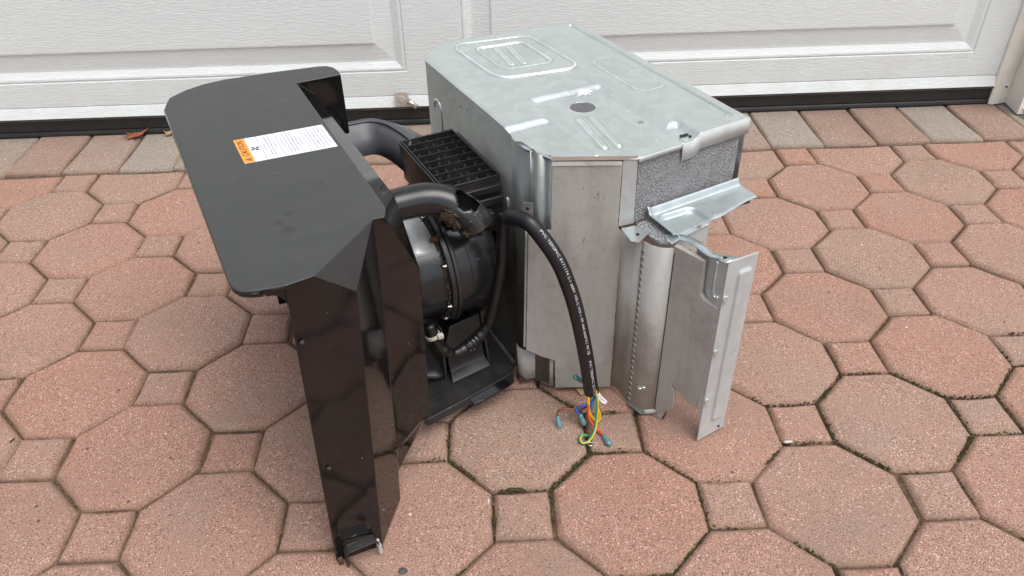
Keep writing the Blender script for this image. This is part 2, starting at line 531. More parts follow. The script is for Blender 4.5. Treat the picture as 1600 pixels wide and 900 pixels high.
def text_mesh(s, size, shear=0.0, bold=0.0):
    cu = bpy.data.curves.new('text', 'FONT')
    cu.body = s; cu.size = size; cu.shear = shear
    cu.align_x = 'CENTER'; cu.align_y = 'CENTER'
    cu.resolution_u = 3
    cu.offset = bold
    o = bpy.data.objects.new('text', cu)
    COL.objects.link(o)
    bpy.context.view_layer.update()
    me = bpy.data.meshes.new_from_object(o.evaluated_get(bpy.context.evaluated_depsgraph_get()))
    V = [v.co.copy() for v in me.vertices]
    F = [tuple(q.vertices) for q in me.polygons]
    bpy.data.objects.remove(o); bpy.data.curves.remove(cu); bpy.data.meshes.remove(me)
    return V, F

def sstep(a, b, x):
    t = min(1, max(0, (x - a) / (b - a)))
    return t * t * (3 - 2 * t)

# ================================================================== SETTING: ground
PP = 0.165                                  # pitch of the paver pattern
gm = bpy.data.meshes.new('ground')
gv, gf = [], []
xs = [-400, -40, -8] + [-2.1 + 0.03 * i for i in range(0, 141)] + [8, 40, 400]
ys = [-400, -40, -6] + [-1.3 + 0.03 * i for i in range(0, 95)] + [8, 40, 400]
for y in ys:
    for x in xs:
        z = -0.0130 + 0.0060 * noise.noise(Vector((x * 9, y * 9, 0))) if abs(x) < 2.2 and -1.4 < y < 1.6 else -0.0130
        gv.append((x, y, z))
nx = len(xs)
for j in range(len(ys) - 1):
    for i in range(nx - 1):
        gf.append((j * nx + i, j * nx + i + 1, (j + 1) * nx + i + 1, (j + 1) * nx + i))
ground = meshobj('ground', gv, gf, 'joint', None, True)
ground['kind'] = 'structure'
pavement = bpy.data.objects.new('pavement', None)
COL.objects.link(pavement)
pavement['kind'] = 'structure'

def paver_mesh(name, poly, seed, mat='paver'):
    """slab with a jittered outline, side wall, rounded chamfer and flat top; 'edge' marks the chamfer"""
    rng = random.Random(seed)
    pts = []
    n = len(poly)
    for i in range(n):
        a, b = Vector(poly[i]), Vector(poly[(i + 1) % n])
        L = (b - a).length
        m = 3 if L > 0.05 else 2
        for q in range(m):
            # corners are slightly knocked off
            t = q / m
            p = a.lerp(b, t)
            j = 0.0007
            pts.append((p.x + rng.uniform(-j, j), p.y + rng.uniform(-j, j)))
    cx = sum(p[0] for p in poly) / n; cy = sum(p[1] for p in poly) / n
    N = len(pts)
    def inset(d):
        out = []
        for i, p in enumerate(pts):
            v = Vector((p[0] - cx, p[1] - cy)); l = v.length
            k = (l - d * 1.1) / l
            out.append((cx + v.x * k, cy + v.y * k))
        return out
    rings = [(pts, -0.055, 1.0), (pts, -0.0095, 1.0), (inset(0.0016), -0.0052, 1.0), (inset(0.0066), -0.0013, 0.85), (inset(0.0088), -0.0002, 0.3), (inset(0.011), 0.0, 0.0)]
    V, E = [], []
    for ring, z, e in rings:
        for p in ring:
            jz = rng.uniform(-0.0006, 0.0004) if z > -0.05 else 0
            V.append((p[0], p[1], z + jz)); E.append(e)
    F = []
    for k in range(len(rings) - 1):
        for i in range(N):
            F.append((k * N + i, k * N + (i + 1) % N, (k + 1) * N + (i + 1) % N, (k + 1) * N + i))
    F.append(tuple((len(rings) - 1) * N + i for i in range(N)))
    me = bpy.data.meshes.new(name)
    me.from_pydata(V, [], F)
    me.polygons.foreach_set('use_smooth', [True] * len(me.polygons))
    at = me.attributes.new('edge', 'FLOAT', 'POINT')
    at.data.foreach_set('value', E)
    me.materials.append(M[mat])
    return me

g = 0.0019                                   # half joint
sq = 0.046 - g                               # half of the small square
hw = PP - 0.046 - g                          # half of the octagon's width
cut = 0.046 - g * 0.4
OCT = [(hw, -cut), (hw, cut), (cut, hw), (-cut, hw), (-hw, cut), (-hw, -cut), (-cut, -hw), (cut, -hw)]
OCTCUT = [(hw, -cut), (hw, 0.046 - g), (-hw, 0.046 - g), (-hw, -cut), (-cut, -hw), (cut, -hw)]
SQ = [(sq, -sq), (sq, sq), (-sq, sq), (-sq, -sq)]
oct_me = [paver_mesh('octagon_paver', OCT, 10 + i) for i in range(5)]
cut_me = [paver_mesh('trimmed_octagon_paver', OCTCUT, 20 + i) for i in range(3)]
sq_me = [paver_mesh('square_paver', SQ, 30 + i) for i in range(4)]
joints = []                                  # joint segments for moss and sand
for v in range(-7, 8):
    for u in range(-15, 17):
        x, y = u * PP, v * PP
        even = (u + v) % 2 == 0
        if even: me, nm = random.choice(sq_me), 'square_paver'
        elif v == 7: me, nm = random.choice(cut_me), 'trimmed_octagon_paver'
        else: me, nm = random.choice(oct_me), 'octagon_paver'
        o = bpy.data.objects.new(nm, me)
        COL.objects.link(o); o.parent = pavement
        o.location = (x + random.gauss(0, 0.0012), y + random.gauss(0, 0.0012), random.gauss(-0.001, 0.0013))
        o.rotation_euler = (random.gauss(0, 0.004), random.gauss(0, 0.004),
                            random.gauss(0, 0.006) + (random.choice((0, 0.5, 1, 1.5)) * math.pi if v != 7 or even else 0))
        if even:
            s = 0.046
            for a, b in (((s, -s), (s, s)), ((-s, s), (s, s)), ((-s, -s), (-s, s)), ((-s, -s), (s, -s))):
                joints.append(((x + a[0], y + a[1]), (x + b[0], y + b[1])))
            for sx, sy in ((1, 1), (-1, 1), (1, -1), (-1, -1)):
                joints.append(((x + sx * s, y + sy * s), (x + sx * (PP - s), y + sy * (PP - s))))
# soldier course of oblong pavers along the door
bx = 0.1535
for i in range(-16, 17):
    w2 = bx / 2 - g
    me = paver_mesh('oblong_paver', [(w2, -0.122), (w2, 0.122), (-w2, 0.122), (-w2, -0.122)], 60 + i, 'paver_grey') if i < -8 else random.choice(ob_me) if i > -8 else None
    if i <= -8:
        if me is None:
            me = paver_mesh('oblong_paver', [(w2, -0.122), (w2, 0.122), (-w2, 0.122), (-w2, -0.122)], 60, 'paver_grey')
        ob_me = globals().get('ob_me', []) + [me]
        globals()['ob_me'] = ob_me
    o = bpy.data.objects.new('oblong_paver', me)
    COL.objects.link(o); o.parent = pavement
    xx = 0.0850 + i * bx
    o.location = (xx + random.gauss(0, 0.001), 1.340, random.gauss(-0.001, 0.0014))
    o.rotation_euler = (random.gauss(0, 0.004), random.gauss(0, 0.006), random.gauss(0, 0.005))
    joints.append(((xx + bx / 2, 1.22), (xx + bx / 2, 1.46)))
joints.append(((-1.8, 1.208), (1.9, 1.208)))

def little(c, r, rng):
    """irregular eight-sided crumb"""
    k = [rng.uniform(0.6, 1.3) * r for _ in range(6)]
    v = [(c[0] + k[0], c[1], c[2]), (c[0], c[1] + k[1], c[2]), (c[0] - k[2], c[1], c[2]), (c[0], c[1] - k[3], c[2]), (c[0], c[1], c[2] + k[4] * 0.8), (c[0], c[1], c[2] - k[5])]
    f = [(0, 1, 4), (1, 2, 4), (2, 3, 4), (3, 0, 4), (1, 0, 5), (2, 1, 5), (3, 2, 5), (0, 3, 5)]
    return v, f
rng = random.Random(3)
mossP, sandP = [], []
for a, b in joints:
    L = math.hypot(b[0] - a[0], b[1] - a[1])
    for q in range(int(L / 0.0016)):
        t = rng.random()
        x, y = a[0] + (b[0] - a[0]) * t, a[1] + (b[1] - a[1]) * t
        if not (-1.6 < x < 1.7 and -0.5 < y < 1.5): continue
        n = noise.noise(Vector((x * 5.5, y * 5.5, 4.2))) + 0.5 * noise.noise(Vector((x * 16, y * 16, 1.2)))
        zone = sstep(-0.30, -0.08, x) * (1 - sstep(0.28, 0.55, y))
        if zone > 0 and n + 0.30 * zone > 0.29 and rng.random() < 0.9 * zone:
            mossP.append(little((x + rng.gauss(0, 0.0024), y + rng.gauss(0, 0.0024), rng.uniform(-0.010, -0.0030)), rng.uniform(0.0010, 0.0030), rng))
        elif rng.random() < 0.30:
            sandP.append(little((x + rng.gauss(0, 0.0023), y + rng.gauss(0, 0.0023), rng.uniform(-0.011, -0.006)), rng.uniform(0.0008, 0.0021), rng))
o = meshobj('moss', *join(mossP), 'moss', pavement); o['kind'] = 'stuff'
o = meshobj('sand_grains', *join(sandP), 'sandgrain', pavement); o['kind'] = 'stuff'

# ================================================================== garage door
gd = thing('garage_door', 'wide white sectional garage door with raised panels and wood grain behind the metal box', 'garage door', (-0.90, 1.45, 0))
DL, DR = -3.34, 1.56
def door_section(z0, z1, bottom):
    ox, oy = gd.location.x, gd.location.y
    V, F = [], []
    def quad(a, b, c, d):
        n = len(V); V.extend([a, b, c, d]); F.append((n, n + 1, n + 2, n + 3))
    pz0, pz1 = (z0 + 0.103, z1 - 0.09)
    rects = [(-0.094 + j * 1.68, 1.424 + j * 1.68) for j in (-2, -1, 0)]
    lo = z0 + (0.033 if bottom else 0.004)
    # surround: strips between the panels
    xsn = [DL] + [x for r in rects for x in r] + [DR]
    for i in range(len(xsn) - 1):
        a, b = xsn[i], xsn[i + 1]
        if i % 2 == 0:
            quad((a, 0, lo), (b, 0, lo), (b, 0, z1), (a, 0, z1))
        else:
            quad((a, 0, lo), (b, 0, lo), (b, 0, pz0), (a, 0, pz0))
            quad((a, 0, pz1), (b, 0, pz1), (b, 0, z1), (a, 0, z1))
    if bottom:   # lip that stands out along the foot, with a sloping top
        quad((DL, -0.0115, z0), (DR, -0.0115, z0), (DR, -0.0015, lo - 0.004), (DL, -0.0015, lo - 0.004))
        quad((DL, -0.0015, lo - 0.004), (DR, -0.0015, lo - 0.004), (DR, 0.004, lo - 0.003), (DL, 0.004, lo - 0.003))
        quad((DL, 0.004, lo - 0.003), (DR, 0.004, lo - 0.003), (DR, 0, lo), (DL, 0, lo))
        quad((DL, 0.03, z0), (DR, 0.03, z0), (DR, -0.0115, z0), (DL, -0.0115, z0))
    else:
        quad((DL, 0.012, z0 - 0.003), (DR, 0.012, z0 - 0.003), (DR, 0, lo), (DL, 0, lo))
    prof = [(0, 0), (0.003, 0.0045), (0.007, 0.0005), (0.012, 0.001), (0.031, 0.010), (0.037, 0.010), (0.085, 0.0045), (0.087, -0.0005), (0.091, -0.001)]
    for x0, x1 in rects:
        for (d0, y0), (d1, y1) in zip(prof[:-1], prof[1:]):
            A = [(x0 + d0, y0, pz0 + d0), (x1 - d0, y0, pz0 + d0), (x1 - d0, y0, pz1 - d0), (x0 + d0, y0, pz1 - d0)]
            B = [(x0 + d1, y1, pz0 + d1), (x1 - d1, y1, pz0 + d1), (x1 - d1, y1, pz1 - d1), (x0 + d1, y1, pz1 - d1)]
            for i in range(4):
                j = (i + 1) % 4
                quad(A[i], A[j], B[j], B[i])
        d, y = prof[-1]
        quad((x0 + d, y, pz0 + d), (x1 - d, y, pz0 + d), (x1 - d, y, pz1 - d), (x0 + d, y, pz1 - d))
    quad((DR, 0.045, z0), (DL, 0.045, z0), (DL, 0.045, z1), (DR, 0.045, z1))
    V = [(x - ox, y, z) for x, y, z in V]
    return meshobj('door_section', V, F, 'door', gd)
for i in range(4):
    door_section(0.0605 + i * 0.533, 0.0605 + (i + 1) * 0.533, i == 0)
def profile_x(name, prof, x0, x1, mat, parent, ox):
    v, f = prism([(x0 - ox, a, b) for a, b in prof], (x0, 0, 0), (x1, 0, 0))
    return meshobj(name, v, f, mat, parent)
ox = gd.location.x
o = profile_x('weather_seal', [(-0.004, 0.0525), (-0.0045, 0.020), (-0.001, 0.017), (-0.006, 0.013), (-0.008, 0.006), (-0.005, 0.0015), (0.03, 0.0015), (0.03, 0.0525)], DL, DR, 'rubber', gd, ox)
recalc(o)
o = profile_x('seal_retainer', [(-0.0095, 0.053), (-0.0095, 0.0580), (-0.006, 0.060), (0.03, 0.060), (0.03, 0.053)], DL, DR, 'retainer', gd, ox)
recalc(o)
# foot bracket with its rivet and roller pin
v, f = prism([(-0.300 - ox, -0.0120, 0.072), (-0.297 - ox, -0.0120, 0.066), (-0.262 - ox, -0.0120, 0.066), (-0.258 - ox, -0.0120, 0.072), (-0.259 - ox, -0.0120, 0.104), (-0.264 - ox, -0.0120, 0.109), (-0.294 - ox, -0.0120, 0.109), (-0.300 - ox, -0.0120, 0.104)], (0, 0, 0), (0, -0.004, 0))
br = meshobj('foot_bracket', v, f, 'bolt', gd); recalc(br); bevel(br, 0.001)
br.data.materials[0] = plain('dull_brass_zinc', (0.60, 0.58, 0.52), 0.45, 0.4, 0.15, 60)
o = meshobj('rivet', *join([cyl((-0.279 - ox, -0.0160, 0.087), (0, -1, 0), 0.0105, 0.002, 20), cyl((-0.279 - ox, -0.0175, 0.087), (0, -1, 0), 0.008, 0.0025, 20)]), 'bolt', br)
o.data.materials[0] = br.data.materials[0]
o = meshobj('pin', *tube([Vector((-0.262 - ox, -0.016, 0.081)), Vector((-0.252 - ox, -0.019, 0.075)), Vector((-0.236 - ox, -0.026, 0.064))], lambda t: 0.008 - 0.0005 * t, 14), 'bolt', br, True)

# vinyl jamb on the right, and the wall round the opening
jb = thing('door_jamb', 'cream vinyl door jamb at the right edge of the garage door', 'door frame', (1.565, 1.40, 0))
def plan(name, pts, z0, z1, mat, parent, ref):
    v, f = prism([(x - ref[0], y - ref[1], z0) for x, y in pts], (0, 0, z0), (0, 0, z1))
    return recalc(meshobj(name, v, f, mat, parent))
o = plan('stop_moulding', [(1.517, 1.4405), (1.523, 1.436), (1.545, 1.4385), (1.5725, 1.446), (1.5725, 1.50), (1.53, 1.50), (1.517, 1.446)], 0.0025, 2.25, 'vinyl', jb, (1.565, 1.40))
o = plan('jamb_board', [(1.573, 1.446), (1.5625, 1.3600), (1.66, 1.3600), (1.66, 1.52), (1.573, 1.52)], 0.001, 2.25, 'vinyl', jb, (1.565, 1.40))
bevel(o, 0.002)
wall = thing('house_wall', 'pale rendered house wall around the garage door', 'wall', (0.0, 1.5, 0))
plan('wall_panel', [(1.662, 1.385), (5.2, 1.385), (5.2, 1.7), (1.662, 1.7)], 0.0, 2.25, 'wall', wall, (0, 1.5))
plan('wall_panel', [(-3.40, 1.385), (-6.5, 1.385), (-6.5, 1.7), (-3.40, 1.7)], 0.0, 2.25, 'wall', wall, (0, 1.5))
plan('wall_panel', [(-6.5, 1.38), (5.2, 1.38), (5.2, 1.7), (-6.5, 1.7)], 2.253, 2.55, 'wall', wall, (0, 1.5))
wall.location = (0, 1.5, 0)

# ================================================================== the dismantled blower unit
TH = R(24.4)
unit = thing('blower_unit', 'dismantled blower unit of black plastic cowl, motor and galvanised metal box on the pavers', 'appliance', (0, 0.30, 0), TH)

# ---------------------------------------------------------------- cowl
ZT = 0.500
P = {}
def vtx(n, *c): P[n] = c
vtx('A', -0.358, -0.217, ZT); vtx('B', -0.258, -0.131, ZT); vtx('C', -0.243, -0.133, ZT); vtx('D', -0.235, -0.114, ZT)
vtx('V', -0.306, -0.188, 0.441)
vtx('F0', -0.410, -0.226, 0.004); vtx('F1', -0.341, -0.231, 0.004); vtx('F2', -0.286, -0.162, 0.004)
vtx('Ft', -0.391, -0.220, ZT)
vtx('K', -0.278, -0.153, 0.104); vtx('Q', -0.262, -0.133, 0.361)
vtx('E', -0.200, -0.043, 0.473); vtx('G', -0.200, -0.121, 0.395); vtx('H', -0.200, -0.094, 0.100)
vtx('N', -0.229, 0.362, ZT); vtx('Nb', -0.200, 0.362, 0.473); vtx('N2', -0.200, 0.362, 0.10)
vtx('w1', -0.149, 0.362, ZT); vtx('w1b', -0.149, 0.362, 0.004)
back = [(-0.148, 0.385), (-0.151, 0.403), (-0.160, 0.415), (-0.175, 0.421), (-0.25, 0.433), (-0.336, 0.441), (-0.372, 0.437), (-0.404, 0.424), (-0.432, 0.403), (-0.443, 0.370)]
for i, (x, y) in enumerate(back): vtx('b%d' % i, x, y, ZT)
left = [(-0.445, -0.180), (-0.4435, -0.195), (-0.438, -0.205), (-0.430, -0.210), (-0.418, -0.214)]
for i, (x, y) in enumerate(left): vtx('l%d' % i, x, y, ZT)
for i in range(6): vtx('c%d' % i, back[i][0], back[i][1], 0.004)
names = list(P)
idx = {n: i for i, n in enumerate(names)}
top = ['A', 'B', 'C', 'D', 'N', 'w1'] + ['b%d' % i for i in range(10)] + ['l%d' % i for i in range(5)] + ['Ft']
faces = [top, ['A', 'V', 'B'], ['Ft', 'F0', 'F1', 'V', 'A'], ['B', 'V', 'F1', 'F2', 'K', 'Q'], ['B', 'Q', 'K', 'H', 'G', 'C'],
         ['C', 'G', 'E', 'D'], ['D', 'E', 'Nb', 'N'], ['E', 'G', 'H', 'N2', 'Nb'], ['N', 'Nb', 'N2', 'w1b', 'w1'], ['w1', 'w1b', 'c0', 'b0']]
for i in range(5):
    faces.append(['b%d' % i, 'c%d' % i, 'c%d' % (i + 1), 'b%d' % (i + 1)])
cowl = meshobj('cowl', [P[n] for n in names], [tuple(idx[n] for n in f) for f in faces], 'gloss', unit)
cowl.data.materials.append(M['plate'])
bm = bmesh.new(); bm.from_mesh(cowl.data)
bm.faces.ensure_lookup_table()
for f in bm.faces:
    if f.index in (0, 1): f.material_index = 1
bmesh.ops.recalc_face_normals(bm, faces=bm.faces)
bm.faces.ensure_lookup_table()
if bm.faces[0].normal.z < 0: bmesh.ops.reverse_faces(bm, faces=bm.faces)
bm.to_mesh(cowl.data); bm.free()
solid(cowl, 0.004)
bevel(cowl, 0.0022, 2, 12)
# lower return behind the fascia
v, f = prism([(-0.278, -0.150, 0.1035), (-0.2025, -0.0935, 0.0995), (-0.2035, -0.080, 0.068), (-0.262, -0.113, 0.030), (-0.279, -0.147, 0.050)], (0, 0, 0), (0.004, 0.006, 0))
o = recalc(meshobj('lower_return', v, f, 'gloss', cowl))
# lip under the overhanging left edge
path = [Vector((P[n][0] + (0.003 if n[0] == 'l' else 0.0), P[n][1] + (0.003 if n[0] == 'l' else -0.003), ZT - 0.0075)) for n in ['l4', 'l3', 'l2', 'l1', 'l0', 'b9', 'b8', 'b7', 'b6', 'b5']]
o = meshobj('edge_lip', *tube(path, 0.0042, 8, ref=(0, 0, 1)), 'gloss', cowl, True)
fil = [(-0.4180, ZT - 0.003), (-0.3890, ZT - 0.003), (-0.3905, ZT - 0.030)] + [(-0.4120 + 0.0195 * math.cos(R(a)), ZT - 0.0300 + 0.0195 * math.sin(R(a))) for a in (0, 18, 36, 54, 72, 90)]
v, f = prism([(x, -0.2155, z) for x, z in fil], (0, 0, 0), (0.0, 0.003, 0))
o = recalc(meshobj('corner_fillet', v, f, 'gloss', cowl))
# screw holes on the front wall
for (x, z) in ((-0.387, 0.418), (-0.3905, 0.200), (-0.372, 0.150)):
    yy = -0.2305 + 0.009 * (z / 0.5) * 0.6
    if z == 0.150: continue
    o = meshobj('screw_hole', *cyl((x, yy + 0.004, z), (0.0, -1, 0.02), 0.0026, 0.0016, 14), 'retainer', cowl)
# small pressed channel and rusty clip at the foot
arch = [(-0.399, 0.006), (-0.397, 0.030), (-0.392, 0.037), (-0.352, 0.037), (-0.347, 0.030), (-0.346, 0.010)]
V, F = [], []
for (x, z) in arch:
    V += [(x, -0.244, z), (x, -0.228, z)]
for i in range(len(arch) - 1):
    F.append((2 * i, 2 * i + 1, 2 * i + 3, 2 * i + 2))
o = solid(recalc(meshobj('foot_channel', V, F, 'black', cowl)), 0.002)
bevel(o, 0.0006)
o = meshobj('rusty_clip', *join([boxmesh(-0.4085, -0.4015, -0.232, -0.2285, 0.001, 0.016), boxmesh(-0.3965, -0.3935, -0.240, -0.236, 0.001, 0.014)]), 'rust', cowl)
bevel(o, 0.001)
o = meshobj('white_clip', *join([boxmesh(-0.3495, -0.3445, -0.2445, -0.2395, 0.004, 0.026), boxmesh(-0.3505, -0.3455, -0.2405, -0.2365, 0.018, 0.033)]), 'stone_white', cowl)
bevel(o, 0.001)

# ---------------------------------------------------------------- caution label (flat sticker on the top)
cl = box('caution_label', (-0.3700, -0.2370, 0.0935, 0.1775, ZT + 0.0001, ZT + 0.0006), 'paper', unit)
# the sticker is a little skewed
def skew(v):
    return [(x, y + (x + 0.30) * -0.075, z) for x, y, z in v]
for vv in cl.data.vertices:
    vv.co = skew([tuple(vv.co)])[0]
def flat(name, parts, mat):
    v, f = join(parts)
    return meshobj(name, skew(v), f, mat, cl)
ZL = ZT + 0.0009
def rect(x0, x1, y0, y1, z=ZL):
    return [(x0, y0, z), (x1, y0, z), (x1, y1, z), (x0, y1, z)], [(0, 1, 2, 3)]
flat('orange_band', [rect(-0.3700, -0.3545, 0.0935, 0.1775)], 'orange')
tv, tf = text_mesh('CAUTION', 0.0125, 0.25)
xm = max(v.x for v in tv) - min(v.x for v in tv)
tv = [(-0.3622 - v.y, 0.142 + v.x * 0.054 / xm, ZL + 0.0003) for v in tv]
tri = ([(-0.3582, 0.0985, ZL + .0003), (-0.3582, 0.1085, ZL + .0003), (-0.3672, 0.1035, ZL + .0003), (-0.3592, 0.1005, ZL + .0003), (-0.3592, 0.1065, ZL + .0003), (-0.3650, 0.1035, ZL + .0003)],
       [(0, 1, 4, 3), (1, 2, 5, 4), (2, 0, 3, 5)])
flat('caution_text', [(tv, tf), tri, rect(-0.3632, -0.3604, 0.1030, 0.1040, ZL + .0003)], 'ink')
fan = []
for a in range(4):
    th = a * math.pi / 2 + 0.6
    c, s = math.cos(th), math.sin(th)
    pts = [(0.0008, -0.0008), (0.0045, -0.0022), (0.0078, -0.0008), (0.0072, 0.0020), (0.0040, 0.0012), (0.0008, 0.0008)]
    fan.append(([(-0.3462 + (c * px - s * py), 0.136 + (s * px + c * py), ZL) for px, py in pts], [tuple(range(6))]))
flat('fan_symbol', fan, 'ink')
flat('divider', [rect(x - 0.0003, x + 0.0003, 0.0935, 0.1775) for x in (-0.3375, -0.3115, -0.2745)], 'grey_ink')
fine = []
rg = random.Random(5)
for xx, half in ((-0.3325, 0.010), (-0.3270, 0.036), (-0.3225, 0.034), (-0.3172, 0.012), (-0.3060, 0.014), (-0.3005, 0.036), (-0.2955, 0.035), (-0.2905, 0.033), (-0.2855, 0.022), (-0.2805, 0.016),
                 (-0.2690, 0.016), (-0.2640, 0.037), (-0.2585, 0.030), (-0.2535, 0.036), (-0.2480, 0.034), (-0.2430, 0.028)):
    y = 0.1355 - half
    while y < 0.1355 + half:
        n = rg.uniform(0.0022, 0.0062)
        yy = y
        while yy < y + n:
            fine.append(rect(xx - rg.uniform(0.0004, 0.0009), xx + rg.uniform(0.0005, 0.0009), yy, yy + 0.0005))
            yy += 0.0010
        y += n + 0.0011
o = flat('fine_print', fine, 'grey_ink'); o['kind'] = 'stuff'

# ---------------------------------------------------------------- support arms
M['arm'] = plastic_material('sky_sheen_arm_plastic', (0.075, 0.078, 0.088), 0.28, 0.35, (0.15, 0.15, 0.16))  # pale bluish base colour and dust stand in for reflected sky
M['tube'] = plastic_material('worn_black_tube_plastic', (0.016, 0.016, 0.017), 0.20, 0.15)
path = spline([(-0.215, 0.048, 0.402), (-0.165, 0.049, 0.402), (-0.130, 0.049, 0.400), (-0.106, 0.044, 0.396), (-0.088, 0.035, 0.389), (-0.074, 0.025, 0.379), (-0.062, 0.015, 0.365), (-0.055, 0.008, 0.349)], 6)
# the elbow is broken open on its upper side
arm = meshobj('support_arm', *tube(path, lambda t: 0.0255 + 0.003 * t, 32, ref=(0, 0, 1), cap=False,
              skip=lambda t, a: (0.56 < t < 0.80) and (min(a, 1 - a) < 0.165 - abs(t - 0.68) * 0.95)), 'tube', unit, True)
solid(arm, 0.0022)
arm['label'] = 'near black arm with its elbow broken open and caked in dirt'
dirt = []
rg = random.Random(11)
for i in range(1900):
    t = rg.uniform(0.50, 1.0)
    k0 = min(len(path) - 2, int(t * (len(path) - 1)))
    fr = frames(path, (0, 0, 1))[k0] if i == 0 else FR[k0]
    if i == 0: FR = frames(path, (0, 0, 1))
    th = rg.gauss(math.pi * 0.60, 0.55)
    p = fr[0] + (fr[2] * math.cos(th) + fr[3] * math.sin(th)) * (0.0282 + rg.uniform(0, 0.002))
    if noise.noise(p * 75) < 0.02 or (min(th, 6.283 - th) < 1.35 and t < 0.82): continue
    dirt.append(little(p, rg.uniform(0.0006, 0.0021), rg))
    if rg.random() < 0.10:
        q = p + Vector((rg.gauss(0, 0.003), rg.gauss(-0.001, 0.002), rg.gauss(0, 0.003)))
        dirt.append(tube([p, q], 0.00035, 3))
o = meshobj('caked_dirt', *join(dirt), 'dirt', arm); o['kind'] = 'stuff'
# far arm: a curved trough between the cowl and the grille
N = 30
rim = spline([(-0.215, 0.372, 0.409), (-0.150, 0.376, 0.404), (-0.104, 0.373, 0.403), (-0.080, 0.345, 0.402), (-0.068, 0.300, 0.401), (-0.062, 0.264, 0.400)], 6)
mid = spline([(-0.215, 0.368, 0.406), (-0.152, 0.371, 0.400), (-0.108, 0.368, 0.399), (-0.085, 0.341, 0.399), (-0.074, 0.296, 0.399), (-0.068, 0.260, 0.398)], 6)
mi2 = spline([(-0.215, 0.351, 0.381), (-0.152, 0.353, 0.375), (-0.112, 0.350, 0.375), (-0.094, 0.322, 0.375), (-0.085, 0.277, 0.376), (-0.080, 0.240, 0.376)], 6)
low = spline([(-0.215, 0.334, 0.356), (-0.150, 0.334, 0.350), (-0.117, 0.331, 0.350), (-0.102, 0.302, 0.350), (-0.094, 0.255, 0.350), (-0.089, 0.205, 0.350)], 6)
out = spline([(-0.215, 0.392, 0.402), (-0.148, 0.398, 0.394), (-0.088, 0.396, 0.386), (-0.052, 0.356, 0.384), (-0.036, 0.306, 0.384), (-0.032, 0.266, 0.384)], 6)
V, F = [], []
rows = [out, rim, mid, mi2, low]
n = len(rim)
for rw in rows: V += rw
for a in range(len(rows) - 1):
    for i in range(n - 1):
        F.append((a * n + i, a * n + i + 1, (a + 1) * n + i + 1, (a + 1) * n + i))
far = recalc(meshobj('support_arm', V, F, 'arm', unit, True), (0, -0.6, 0.6))
far.modifiers.new('es', 'EDGE_SPLIT').split_angle = R(26)
solid(far, 0.003)
bead = meshobj('rim_highlight_bead', *tube([p + Vector((0, -0.0006, 0.0006)) for p in mid], 0.0021, 8, ref=(0, 0, 1)), 'arm', far, True)  # bead added along the rim to draw its highlight line
far['label'] = 'far curved arm with a broad pale inner face'

# ---------------------------------------------------------------- air grille
GX0, GX1, GY0, GY1, GZ = -0.0865, 0.0140, 0.066, 0.262, 0.400
t_ = 0.0028
gr = meshobj('air_grille', *join([boxmesh(GX0, GX0 + t_, GY0, GY1, 0.325, GZ), boxmesh(GX1 - t_, GX1, GY0, GY1, 0.325, GZ),
                                 boxmesh(GX0 + t_, GX1 - t_, GY1 - t_, GY1, 0.325, GZ - 0.0004), boxmesh(GX0 + t_, GX1 - t_, GY0, GY0 + t_, 0.325, GZ - 0.0004),
                                 boxmesh(GX0 + t_, GX1 - t_, GY0 + t_, GY1 - t_, 0.3255, 0.332)]), 'black', unit)
bevel(gr, 0.0006, 1)
sv, sf = boxmesh(GX0 + t_ + 0.0002, GX1 - t_ - 0.0002, -0.0007, 0.0007, 0.3325, GZ - 0.0008)
slat0 = meshobj('slat', sv, sf, 'black', gr)
pv, pf = join([tube([Vector((0, -0.001, 0.002)), Vector((0, -0.004, 0.012)), Vector((0.001, -0.0035, 0.019)), Vector((0.003, -0.002, 0.021)), Vector((0.0045, -0.0045, 0.014))], 0.0009, 5)])
pin0 = meshobj('hook', pv, pf, 'black', gr)
pin0.data.materials[0] = plain('dusty_hook_plastic', (0.075, 0.07, 0.062), 0.5)
first, firstp = True, True
pitch = (GY1 - GY0) / 8
for j in range(1, 8):
    yy = GY0 + pitch * j
    s = slat0 if first else copyobj(slat0)
    s.location = (0, yy, 0); first = False
for j in range(1, 9):
    for i in range(5):
        s = pin0 if firstp else copyobj(pin0)
        firstp = False
        s.location = (GX0 + 0.013 + i * 0.0172 + (j % 2) * 0.004, GY0 + pitch * j - t_ * (1 if j == 8 else 0.3), GZ - 0.0235 + random.uniform(-0.001, 0.001))
        s.scale = (0.8, 0.8, 0.8)
        s.rotation_euler = (random.gauss(0, 0.08), random.gauss(0, 0.15), random.gauss(0, 0.3))
dust = []
rg = random.Random(2)
for i in range(260):
    e = rg.choice(('r', 'f', 'b', 's', 's'))
    yy = rg.uniform(GY0, GY1); xx = rg.uniform(GX0, GX1)
    if e == 'r': p = (GX1 + rg.uniform(-0.003, 0.003), yy, GZ)
    elif e == 'f': p = (xx, GY0 - rg.uniform(0, 0.004), 0.386)
    elif e == 'b': p = (xx, GY1, GZ)
    else: p = (xx, GY0 + pitch * rg.randint(1, 7) + rg.gauss(0, 0.0007), GZ - 0.001)
    dust.append(little(p, rg.uniform(0.0003, 0.0011), rg))
o = meshobj('caked_dust', *join(dust), 'dirt', gr); o['kind'] = 'stuff'
